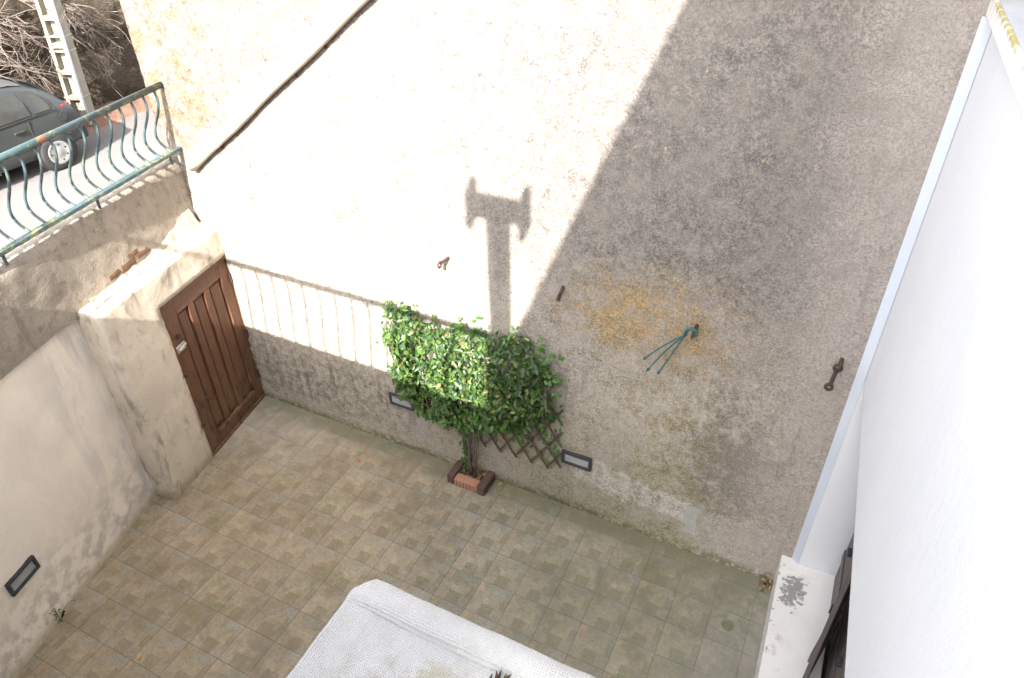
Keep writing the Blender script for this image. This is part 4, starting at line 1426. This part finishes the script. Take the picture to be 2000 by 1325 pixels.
def gen_bush(bm, lay):
    r = random.Random(5)
    cnt = 0
    while cnt < 7600:
        x = r.uniform(-9.0, -2.8); z = r.uniform(1.9, 6.8)
        # ragged outline: test a noise-shifted position
        xs_ = x + 0.20 * fbm(Vector((x * 1.7, z * 1.7, 4)), 4); zs_ = z + 0.22 * fbm(Vector((x * 1.7, z * 1.7, 14)), 4)
        if not inside(xs_, zs_):
            if not (r.random() < 0.05 and edge_dist(x, z) < 0.22): continue
            ed = 0
        else:
            ed = edge_dist(xs_, zs_)
        thick = 0.22 + 0.66 * min(1, ed / 0.6) * (0.80 + 0.7 * fbm(Vector((x * 0.9, z * 0.9, 6)), 3))
        gap = fbm(Vector((x * 2.1, z * 2.1, 1.7)), 3)
        if gap < -0.22 and r.random() < 0.8: continue
        lump = 0.30 * fbm(Vector((x * 2.2, z * 2.2, 12)), 3)
        dpt = thick * (1 - abs(r.gauss(0, 0.36))) + lump
        y = 0.36 - max(0.0, dpt)
        n = Vector((r.gauss(0, 0.6), -1.0 + r.gauss(0, 0.45), 0.5 + r.gauss(0, 0.6)))
        up = Vector((r.gauss(0, 0.8), r.gauss(-0.3, 0.5), -0.7 + r.gauss(0, 0.6)))
        ln = r.choice([r.uniform(0.08, 0.14), r.uniform(0.12, 0.19), r.uniform(0.15, 0.23)]) * (1.12 if z < 3.7 else 1.0)
        v = r.random()
        if v < 0.50: c = (0.045, 0.092, 0.022)
        elif v < 0.74: c = (0.080, 0.135, 0.028)
        elif v < 0.90: c = (0.028, 0.062, 0.024)
        elif v < 0.96: c = (0.115, 0.165, 0.035)
        else: c = (0.17, 0.105, 0.05) if r.random() < 0.6 else (0.20, 0.20, 0.06)
        k = r.uniform(0.7, 1.3)
        if z < 3.6 and r.random() < 0.30: c = (0.07, 0.155, 0.03)
        add_leaf(bm, lay, Vector((x, y, z)), n, up, ln, ln * r.uniform(0.42, 0.66), tuple(q * k for q in c))
        cnt += 1
    # young shoots standing off the outline
    for (sx, sz, dx, dz) in ((-8.45, 6.0, -.1, .15), (-8.0, 6.1, .1, .15), (-6.3, 6.0, .2, .3), (-4.6, 6.0, .1, .4), (-3.9, 5.95, .2, .25), (-3.65, 5.7, .25, .15), (-3.45, 5.2, .3, .05), (-3.4, 4.7, .25, .1), (-8.5, 4.8, -.4, -.05),
                             (-7.4, 2.6, -.15, -.4), (-6.9, 2.5, .1, -.4), (-5.2, 2.75, .1, -.45), (-4.4, 3.0, .15, -.5), (-3.7, 3.5, .3, -.4), (-8.2, 3.0, -.2, -.3)):
        for k in range(9):
            t_ = k / 8
            add_leaf(bm, lay, Vector((sx + dx * t_ + r.gauss(0, .03), 0.1 + r.gauss(0, .08), sz + dz * t_ + r.gauss(0, .03))), Vector((r.gauss(0, .6), -1, .5)), Vector((dx * 2 + r.gauss(0, .7), -.2, dz * 2 + r.gauss(0, .7))), r.uniform(.11, .2), .085, (0.07, 0.15, 0.03))
    # stragglers: sparse leaves over the lower right lattice and down the stem
    for _ in range(150):
        x = r.uniform(-4.6, -3.05); z = r.uniform(2.0, 4.4)
        if z < 2.0 + (-(x + 3.0)) * 0.2 and r.random() < 0.6: continue
        if r.random() < 0.55: continue
        add_leaf(bm, lay, Vector((x, 0.32 + r.uniform(-.15, .05), z)), Vector((r.gauss(0, .4), -1, .5)), Vector((r.gauss(0, .6), -.2, -1)), r.uniform(.13, .22), .09, (0.05, 0.13, 0.03))
    for _ in range(60):
        z = r.uniform(0.45, 2.6)
        add_leaf(bm, lay, Vector((-6.28 + r.gauss(0, .07), 0.24 + r.uniform(-.1, .1), z)), Vector((r.gauss(0, .6), -1, .5)), Vector((r.gauss(0, .6), -.2, -1)), r.uniform(.12, .2), .09, (0.04, 0.115, 0.03))
    for x, y, z in ((-8.78, .3, 5.6), (-8.72, .25, 5.0), (-5.72, .38, 6.30), (-3.2, .3, 5.05), (-3.3, .3, 5.8), (-3.7, .3, 6.15)):
        for _ in range(4):
            add_leaf(bm, lay, Vector((x + r.gauss(0, .06), y, z + r.gauss(0, .06))), Vector((r.gauss(0, .5), -1, .5)), Vector((r.gauss(0, .6), -.2, r.gauss(0, 1))), r.uniform(.12, .2), .09, (0.06, 0.15, 0.03))


tag(leaf_obj('foliage', gen_bush, cp_, M['leaf']), kind='stuff')
rs = random.Random(21)
for k in range(7):
    x = -6.05 + rs.uniform(-.12, .12)
    pts = [Vector((x, 0.15 + rs.uniform(-.06, .1), 0.22))]
    tx = -6.0 + rs.uniform(-1.2, 1.0) * (0.2 if k < 2 else 1)
    for q in range(1, 9):
        t_ = q / 8
        pts.append(Vector((x + (tx - x) * t_ ** 1.6 + rs.gauss(0, .03), 0.22 + rs.gauss(0, .035), 0.22 + 2.9 * t_)))
    bm = bmesh.new(); tube(bm, pts, [0.055 if k == 0 else 0.028] + [0.045 if k == 0 else 0.02] * 8, 6)
    obj('stem', bm, M['stem'], cp_, smooth=True)
bm = bmesh.new()
for k in range(130):      # thin twigs inside the crown
    p = Vector((rs.uniform(-8.3, -3.4), rs.uniform(0.0, .3), rs.uniform(2.6, 5.8)))
    d = Vector((rs.gauss(0, 1), rs.gauss(-.2, .3), rs.gauss(.2, .8))).normalized()
    tube(bm, [p, p + d * .35 + Vector((0, 0, rs.gauss(0, .05))), p + d * .7], 0.014, 4)
tag(obj('twigs', bm, M['stem'], cp_), kind='stuff')

# brick planter at the foot
pb = empty('brick_planter', (-6.05, 0.1, 0), 'small planter of dark and terracotta bricks at the foot of the climber', 'planter')


def clay_block(name, x0, x1, y0, y1, z0, z1, mat):
    bm = bmesh.new(); box(bm, x0, x1, y0, y1, z0, z1)
    return obj(name, bm, mat, pb, bevel=0.035, segs=3)


clay_block('dark_brick', -6.74, -6.50, -0.27, 0.50, 0.0, 0.36, M['brownblock'])
clay_block('dark_brick', -5.63, -5.38, -0.30, 0.50, 0.0, 0.36, M['brownblock'])
fb_ = clay_block('terracotta_brick', -6.48, -5.65, -0.28, 0.02, 0.0, 0.31, M['terracotta'])
for k in range(6):
    bm = bmesh.new(); x = -6.38 + k * 0.125
    box(bm, x, x + 0.014, -0.292, -0.272, 0.03, 0.27)
    obj('groove', bm, M['brownblock'], fb_)
bm = bmesh.new()
g = {}
for a in range(14):
    for b in range(9):
        x = -6.5 + 0.87 * a / 13; y = 0.0 + 0.5 * b / 8
        g[a, b] = bm.verts.new((x, y, 0.20 + 0.05 * fbm(Vector((x * 6, y * 6, 1)), 3)))
for a in range(13):
    for b in range(8):
        bm.faces.new((g[a, b], g[a + 1, b], g[a + 1, b + 1], g[a, b + 1]))
obj('soil', bm, M['soil'], pb, smooth=True)


def gen_litter(bm, lay):
    r = random.Random(8)
    for _ in range(60):
        x = r.uniform(-6.45, -5.65); y = r.uniform(0.02, 0.48)
        c = r.choice([(0.30, 0.17, 0.08), (0.22, 0.12, 0.06), (0.36, 0.27, 0.12), (0.12, 0.09, 0.06)])
        add_leaf(bm, lay, Vector((x, y, 0.25 + r.uniform(0, .05))), Vector((r.gauss(0, .4), r.gauss(0, .4), 1)), Vector((r.gauss(0, 1), r.gauss(0, 1), 0)), r.uniform(.09, .15), .07, c)


tag(leaf_obj('leaf_litter', gen_litter, pb, M['leaf']), kind='stuff')

# loose leaves on the tiles, each its own thing
LEAVES = [(-9.85, -0.82, (0.38, 0.16, 0.04), 'small orange leaf lying on the tiles left of the planter'),
          (-10.81, -8.93, (0.50, 0.30, 0.10), 'yellow leaf on the tiles near the left wall'),
          (-5.18, 0.30, (0.42, 0.33, 0.10), 'yellowed leaf beside the right brick of the planter'),
          (-5.08, 0.12, (0.34, 0.20, 0.08), 'brown leaf just right of the planter'),
          (-7.05, 0.42, (0.24, 0.27, 0.06), 'olive leaf at the wall foot left of the planter')]
for x, y, c, lab in LEAVES:
    def one(bm, lay, x=x, y=y, c=c):
        add_leaf(bm, lay, Vector((x, y, 0.03)), Vector((.2, -.2, 1)), Vector((x % 1 - .5, 1, 0)), 0.17, 0.10, c)
    tag(leaf_obj('fallen_leaf', one, None, M['leaf']), lab, 'leaf', 'loose leaves on the courtyard floor')


def gen_pile(bm, lay):
    r = random.Random(4)
    for _ in range(45):
        c = r.choice([(0.30, 0.15, 0.06), (0.20, 0.12, 0.06), (0.38, 0.28, 0.12), (0.10, 0.08, 0.05)])
        add_leaf(bm, lay, Vector((3.20 + r.gauss(0, .07), 0.28 + r.gauss(0, .08), 0.03 + abs(r.gauss(0, .05)))), Vector((r.gauss(0, .6), r.gauss(0, .6), 1)), Vector((r.gauss(0, 1), r.gauss(0, 1), .2)), r.uniform(.09, .16), .07, c)


tag(leaf_obj('leaf_pile', gen_pile, None, M['leaf']), 'small heap of dry leaves in the corner by the white step', 'leaves', kind='stuff')

PEB = [(-3.27, 0.40, 'blue chip of plastic at the wall foot below the brick light'), (-8.87, 0.40, 'blue-grey chip at the wall foot left of the planter, nearer the planter'),
       (-9.40, 0.40, 'blue-grey chip at the wall foot left of the planter, nearer the door')]
mt = mat_simple('blue_chip', (0.10, 0.22, 0.25), (0.08, 0.17, 0.2), 5, 0.6)
for x, y, lab in PEB:
    bm = bmesh.new()
    bmesh.ops.create_icosphere(bm, subdivisions=1, radius=0.07)
    for v in bm.verts: v.co = Vector((v.co.x * 1.2 + x, v.co.y * .8 + y, v.co.z * .45 + 0.03))
    tag(obj('plastic_chip', bm, mt), lab, 'chip', 'blue chips at the foot of the wall')

# floor drain cap
bm = bmesh.new(); disc(bm, (2.49, -1.41, -0.01), (0, 0, 1), 0.155, 0.022, 28)
tag(obj('drain_cap', bm, mat_simple('mossy_cement', (0.19, 0.18, 0.115), (0.15, 0.145, 0.09), 6, 0.9), bevel=0.012), 'round mossy drain cap set in the tiles near the white step', 'drain cap')

# weed by the left drain
def gen_weed(bm, lay):
    r = random.Random(2)
    b = Vector((left_x(-9.10), -9.10, 0)) + NL * 0.05
    for k in range(18):
        h = r.uniform(.05, .55)
        add_leaf(bm, lay, b + NL * 0.04 + Vector((r.gauss(0, .05), r.gauss(0, .05), h)), Vector((1, -.3, r.gauss(.3, .4))), Vector((r.gauss(0, 1), r.gauss(0, 1), .4)), r.uniform(.06, .10), .035, (0.10, 0.15, 0.04))


wd_ = empty('weed', (left_x(-9.10) + .05, -9.10, 0), 'spindly green weed growing at the foot of the beige wall by the drain', 'weed')
leaf_obj('leaves', gen_weed, wd_, M['leaf'])
bm = bmesh.new(); b = Vector((left_x(-9.10), -9.10, 0)) + NL * 0.08
tube(bm, [b, b + Vector((0.02, 0.03, .4)), b + Vector((0.0, 0.05, .6))], 0.010, 5)
obj('stem', bm, M['stem'], wd_)

# dead plant stump on the canopy
dp_ = empty('dead_weed', (0.0, -9.38, 8.38), 'dead brown weed rooted in dirt on the white canopy', 'weed')


def gen_dead(bm, lay):
    r = random.Random(9)
    for k in range(14):
        add_leaf(bm, lay, Vector((0.0 + r.gauss(0, .05), -9.38 + r.gauss(0, .05), 8.40)), Vector((r.gauss(0, .5), -1, r.gauss(0, .4))), Vector((r.gauss(0, .35), r.gauss(.1, .3), 1)), r.uniform(.10, .24), .05, r.choice([(0.06, 0.035, 0.025), (0.12, 0.10, 0.05), (0.10, 0.05, 0.035)]))


leaf_obj('leaves', gen_dead, dp_, M['leaf'])
bm = bmesh.new()
bmesh.ops.create_icosphere(bm, subdivisions=3, radius=1.0)
for v in bm.verts:
    k = 1 + 0.3 * fbm(v.co * 2, 3)
    v.co = Vector((0.0 + v.co.x * .13 * k, -9.40 + v.co.y * .09 * k, 8.385 + v.co.z * .045 * k))
obj('dirt_clump', bm, M['soil'], dp_, smooth=True)

# ------------------------------------------------------------------ utility pole across the street
up_ = empty('utility_pole', (-35.0, 10.2, 4.2), 'concrete utility pole with ladder recesses at the earth bank', 'pole')
LEAN = 0.085


def PQ(x, y, z):   # pole frame: tapered, slightly leaning
    tp = 1 - 0.012 * (z)
    xr = x * math.cos(0.38) - y * math.sin(0.38); yr = x * math.sin(0.38) + y * math.cos(0.38)
    return Vector((-35.0 + LEAN * z + xr * tp, 10.2 + yr * tp, 4.2 + z))


H = 20.0
for nme, x0, x1, y0, y1 in (('flange', -0.50, -0.30, -0.36, 0.36), ('flange', 0.26, 0.46, -0.36, 0.36), ('web', -0.30, 0.26, 0.02, 0.30)):
    bm = bmesh.new(); box(bm, x0, x1, y0, y1, -0.1, H, lambda p: PQ(*p))
    obj(nme, bm, M['pole'], up_, bevel=0.02)
for k in range(15):
    z = 0.25 + k * 1.30
    bm = bmesh.new(); box(bm, -0.30, 0.26, -0.32, 0.02, z - 0.07, z + 0.16, lambda p: PQ(*p))
    obj('rung', bm, M['pole'], up_)
bm = bmesh.new(); tube(bm, [PQ(0.47, -0.41, 0.2), PQ(0.47, -0.41, H)], 0.085, 8)
obj('cable_conduit', bm, M['white_pvc'], up_, smooth=True)
for z in (1.6, 3.9, 4.6, 7.0, 9.4):
    bm = bmesh.new(); box(bm, -0.53, 0.49, -0.39, 0.38, z, z + 0.06, lambda p: PQ(*p))
    obj('clamp_band', bm, M['coping'], up_)

# ------------------------------------------------------------------ parked car
car = empty('parked_car', (-33.3, 3.0, 4.2), 'dusty dark grey hatchback parked across the street with white hubcap', 'car')
CXC, CYR, CZ = -33.25, 7.65, 4.2
ST = [  # s from rear (m), half width belt, z belt, z roof, half width roof, sill z
    (0.00, .66, .66, .70, .50, .34), (0.05, .74, .82, .88, .54, .28), (0.20, .79, .92, 1.08, .56, .24), (0.42, .815, .935, 1.30, .555, .22),
    (0.75, .825, .93, 1.41, .56, .20), (1.2, .83, .92, 1.45, .565, .20), (1.8, .83, .905, 1.45, .565, .20), (2.25, .83, .89, 1.40, .56, .20),
    (2.6, .825, .88, 1.18, .57, .20), (2.9, .82, .87, .95, .60, .20), (3.3, .80, .80, .86, .60, .22), (3.6, .74, .68, .74, .55, .26), (3.75, .66, .55, .60, .48, .32)]


def station(s):
    for a, b in zip(ST, ST[1:]):
        if a[0] <= s <= b[0]:
            t_ = (s - a[0]) / (b[0] - a[0])
            return [a[i] + (b[i] - a[i]) * t_ for i in range(6)]
    return list(ST[-1])


def CP(s, x, z):    # car metres -> world tile
    return Vector((CXC + x * 3, CYR - s * 2.95, CZ + z * 2.8))


def section(st):
    s, hw, zb, zr, hr, zs = st
    return [(0, zs), (hw * .90, zs), (hw * .985, zs + .16), (hw, min(.60, zb - .04)), (hw * .985, zb), (hw * .55 + hr * .45 + .02, zb + (zr - zb) * .48), (hr + .03, zr - .10 * min(1, (zr - zb) / .3)), (hr * .8, zr - .02), (0, zr)]


bm = bmesh.new()
rows = []
for st in ST:
    pts = section(st)
    row = [bm.verts.new(CP(st[0], x, z)) for x, z in pts] + [bm.verts.new(CP(st[0], -x, z)) for x, z in pts[-2:0:-1]]
    rows.append(row)
for a, b in zip(rows, rows[1:]):
    n = len(a)
    for k in range(n):
        bm.faces.new((a[k], a[(k + 1) % n], b[(k + 1) % n], b[k]))
bm.faces.new(rows[0]); bm.faces.new(rows[-1][::-1])
obj('body', bm, M['carpaint'], car, smooth=True, sub=2)


def side_patch(name, side, s0, s1, t0, t1, mat, off=0.02, n=10, rear_round=0.0, front_slant=0.0, k=4):
    """patch on the cabin side between belt (t=0) and roof edge (t=1)."""
    bm = bmesh.new(); g = {}
    for a in range(n + 1):
        for b in range(k + 1):
            t_ = t0 + (t1 - t0) * b / k
            sa = s0 + rear_round * (b / k) ** 2; sb = s1 - front_slant * (b / k)
            s = sa + (sb - sa) * a / n
            st = station(s); p = section(st)
            belt = Vector((p[4][0], p[4][1], 0)); mid_ = Vector((p[5][0], p[5][1], 0)); ro = Vector((p[6][0], p[6][1], 0))
            q = belt + (mid_ - belt) * (t_ * 2) if t_ < .5 else mid_ + (ro - mid_) * (t_ * 2 - 1)
            g[a, b] = bm.verts.new(CP(s, side * (q.x + off), q.y + off * .3))
    for a in range(n):
        for b in range(k):
            bm.faces.new((g[a, b], g[a + 1, b], g[a + 1, b + 1], g[a, b + 1]))
    return obj(name, bm, mat, car, smooth=True)


for sd_ in (1, -1):
    side_patch('window_surround', sd_, 0.44, 2.55, 0.0, 0.93, M['blacktrim'], 0.008, 16, 0.16, 0.42)
    side_patch('quarter_window', sd_, 0.50, 0.80, 0.06, 0.84, M['carglass'], 0.022, 6, 0.14, 0.03)
    side_patch('rear_door_window', sd_, 0.84, 1.55, 0.06, 0.86, M['carglass'], 0.022, 8, 0.02, 0.0)
    side_patch('front_door_window', sd_, 1.63, 2.46, 0.06, 0.86, M['carglass'], 0.022, 8, 0.0, 0.38)
bm = bmesh.new()
g = {}
for a in range(9):
    s = 0.62 + 1.55 * a / 8
    st = station(s); p = section(st)
    for b, k in enumerate((-1, -.5, 0, .5, 1)):
        g[a, b] = bm.verts.new(CP(s, k * p[7][0] * 1.1, p[8][1] + 0.006 - 0.05 * abs(k) ** 3))
for a in range(8):
    for b in range(4):
        bm.faces.new((g[a, b], g[a + 1, b], g[a + 1, b + 1], g[a, b + 1]))
obj('roof_panel', bm, M['carroof'], car, smooth=True)
for sd_ in (1, -1):
    bm = bmesh.new()
    box(bm, .33, 3.35, .0, .035, .50, .58, lambda p: CP(p.x, sd_ * (station(p.x)[1] + .004 + p.y), p.z))
    obj('side_moulding', bm, M['blacktrim'], car, bevel=0.03)
    for s in (0.92, 1.60, 2.5):
        bm = bmesh.new()
        box(bm, s, s + .012, -.01, .006, .26, .90, lambda p: CP(p.x, sd_ * (station(p.x)[1] * .995 + p.y), p.z))
        obj('door_seam', bm, M['blacktrim'], car)
    for s in (1.02, 1.78):
        bm = bmesh.new()
        box(bm, s, s + .17, 0, .035, .76, .80, lambda p: CP(p.x, sd_ * (station(p.x)[1] * .99 + p.y), p.z))
        obj('door_handle', bm, M['blacktrim'], car, bevel=0.03)
    bm = bmesh.new()
    box(bm, 0.03, 0.22, -.10, .012, .66, .96, lambda p: CP(p.x + (p.z - .66) * .35, sd_ * (station(max(0, p.x))[1] * .97 + p.y), p.z))
    obj('tail_light', bm, M['taillight'], car, bevel=0.06)
bm = bmesh.new(); disc(bm, CP(.36, .805, .80), (1, 0, 0), 0.2, 0.035, 20)
obj('fuel_cap', bm, M['carpaint'], car)
bm = bmesh.new()
box(bm, -.03, .16, -.70, .70, .30, .52, lambda p: CP(p.x, p.y, p.z))
obj('rear_bumper', bm, M['blacktrim'], car, bevel=0.12, segs=3)
bm = bmesh.new()
q = [(0.20, .48, 1.02), (0.20, -.48, 1.02), (0.50, -.46, 1.335), (0.50, .46, 1.335)]
vs = [bm.verts.new(CP(s - .02, x, z + .02)) for s, x, z in q] + [bm.verts.new(CP(s, x, z)) for s, x, z in q]
for f in ((0, 1, 2, 3), (7, 6, 5, 4), (0, 4, 5, 1), (1, 5, 6, 2), (2, 6, 7, 3), (3, 7, 4, 0)): bm.faces.new([vs[i] for i in f])
obj('rear_window', bm, M['carglass'], car)
bm = bmesh.new()
q = [(2.88, .55, .97), (2.88, -.55, .97), (2.36, -.50, 1.34), (2.36, .50, 1.34)]
vs = [bm.verts.new(CP(s + .03, x, z + .02)) for s, x, z in q] + [bm.verts.new(CP(s, x, z)) for s, x, z in q]
for f in ((0, 1, 2, 3), (7, 6, 5, 4), (0, 4, 5, 1), (1, 5, 6, 2), (2, 6, 7, 3), (3, 7, 4, 0)): bm.faces.new([vs[i] for i in f])
obj('windscreen', bm, M['carglass'], car)
for s in (0.66, 3.05):
    for sd_ in (1, -1):
        # dark arch, tyre and cap
        bm = bmesh.new(); disc(bm, CP(s, sd_ * .80, .31), (sd_, 0, 0), 0.33 * 2.9, 0.10, 28)
        obj('wheel_arch', bm, M['blacktrim'], car)
        bm = bmesh.new()
        prof = [(-.09, .18), (-.09, .26), (-.07, .285), (-.03, .292), (.03, .292), (.07, .285), (.09, .26), (.09, .18)]
        ring = []
        for k in range(32):
            a_ = 2 * math.pi * k / 32
            ring.append([bm.verts.new(CP(s + math.cos(a_) * r_, sd_ * (.775 + w_), .292 + math.sin(a_) * r_)) for w_, r_ in prof])
        for k in range(32):
            A2, B2 = ring[k], ring[(k + 1) % 32]
            for i in range(len(prof) - 1): bm.faces.new((A2[i], A2[i + 1], B2[i + 1], B2[i]))
        wh = obj('wheel', bm, M['tyre'], car, smooth=True)
        bm = bmesh.new()
        pr = [(.085, .195), (.095, .185), (.085, .15), (.075, .09), (.09, .05)]
        ring = [[bm.verts.new(CP(s + math.cos(2 * math.pi * k / 32) * r_, sd_ * (.775 + w_), .292 + math.sin(2 * math.pi * k / 32) * r_)) for w_, r_ in pr] for k in range(32)]
        cc = bm.verts.new(CP(s, sd_ * (.775 + .092), .292))
        for k in range(32):
            A2, B2 = ring[k], ring[(k + 1) % 32]
            for i in range(len(pr) - 1): bm.faces.new((A2[i], A2[i + 1], B2[i + 1], B2[i]))
            bm.faces.new((A2[-1], B2[-1], cc))
        obj('hubcap', bm, M['hub'], wh, smooth=True)
        if sd_ == 1:
            for k in range(7):
                a_ = 2 * math.pi * k / 7
                bm = bmesh.new()
                disc(bm, CP(s + math.cos(a_) * .135, .775 + .078, .292 + math.sin(a_) * .135), (1, 0, 0), 0.05, 0.02, 8)
                obj('cap_slot', bm, M['blacktrim'], wh)
bm = bmesh.new(); tube(bm, [CP(.9, 0, 1.45), CP(.6, 0, 1.75)], 0.02, 5)
obj('antenna', bm, M['blacktrim'], car)

# ------------------------------------------------------------------ bare shrubs hanging over the bank and dark evergreen behind
def bare_shrub(root, label, seed, n_main, reach, bias):
    r = random.Random(seed)
    e = empty('bare_shrub', root, label, 'shrub', 'bare twiggy shrubs along the top of the earth bank')
    bm = bmesh.new()

    def grow(p, d, ln, rad, lvl):
        pts = [p]; rads = [rad]
        k = 4
        for q in range(k):
            d = (d + Vector((r.gauss(0, .16), r.gauss(0, .20), r.gauss(-.07, .15)))).normalized()
            p = p + d * ln / k
            pts.append(p); rads.append(rad * (1 - .7 * (q + 1) / k) + .004)
            if lvl < 3:
                for _ in range(2 if lvl < 2 else 1):
                    if r.random() < .85:
                        dd = (d + Vector((r.gauss(0, .45), r.gauss(0, .55), r.gauss(-.05, .45)))).normalized()
                        grow(p, dd, ln * r.uniform(.35, .6), rad * .55, lvl + 1)
        tube(bm, pts, rads, 4, cap=False)
    for k in range(n_main):
        d = (Vector(bias) + Vector((r.gauss(0, .25), r.gauss(0, .55), r.gauss(0, .35)))).normalized()
        grow(Vector(root) + Vector((r.gauss(0, .2), r.gauss(0, .7), r.gauss(0, .3))), d, reach * r.uniform(.6, 1.1), .045, 1)
    return tag(obj('branches', bm, M['twig'], e), kind='stuff')


bare_shrub((-37.0, 6.0, 9.2), 'bare grey shrub spilling over the bank above the car roof', 31, 11, 3.6, (.75, .35, -.25))
bare_shrub((-37.2, 8.6, 9.6), 'bare grey shrub on the bank just left of the utility pole', 32, 10, 3.4, (.75, .30, -.15))
bare_shrub((-37.3, 11.8, 9.9), 'bare grey shrub on the bank right of the utility pole', 33, 10, 3.4, (.7, .55, -.30))
bare_shrub((-37.2, 4.0, 8.4), 'low bare shrub on the bank at the left edge above the car', 34, 7, 3.0, (.75, .2, -.3))


def gen_ever(cx_, cy_, cz_, rx, ry, rz, n, seed, cols):
    def gen(bm, lay):
        r = random.Random(seed)
        for _ in range(n):
            u = Vector((r.gauss(0, 1), r.gauss(0, 1), r.gauss(0, 1))).normalized() * r.uniform(.6, 1.05)
            k = 1 + .35 * fbm(u * 2.2, 3)
            p = Vector((cx_ + u.x * rx * k, cy_ + u.y * ry * k, cz_ + u.z * rz * k))
            add_leaf(bm, lay, p, u + Vector((r.gauss(0, .5), r.gauss(0, .5), r.gauss(0, .5))), Vector((r.gauss(0, 1), r.gauss(0, 1), r.gauss(-.4, 1))), r.uniform(.22, .40), .16, r.choice(cols))
    return gen


for (c, rx, ry, rz, n, sd_, cols, lab) in (
        ((-38.3, 16.3, 11.0), 1.4, 2.0, 1.5, 1500, 51, [(.035, .085, .02), (.05, .12, .03), (.025, .06, .02)], 'dark evergreen bush on the bank beside the concrete wall edge'),
        ((-39.2, 8.0, 12.6), 1.6, 4.6, 2.0, 2200, 52, [(.03, .035, .02), (.04, .045, .025), (.045, .035, .025)], 'dark brownish hedge behind the bare shrubs on the bank')):
    e = empty('evergreen_bush', (c[0], c[1], c[2] - rz), lab, 'bush')
    tag(leaf_obj('crown', gen_ever(*c, rx, ry, rz, n, sd_, cols), e, M['leaf']), kind='stuff')
    bm = bmesh.new(); tube(bm, [(c[0], c[1], c[2] - rz - 1.2), (c[0] + .1, c[1], c[2])], [.14, .05], 6)
    obj('trunk', bm, M['stem'], e)
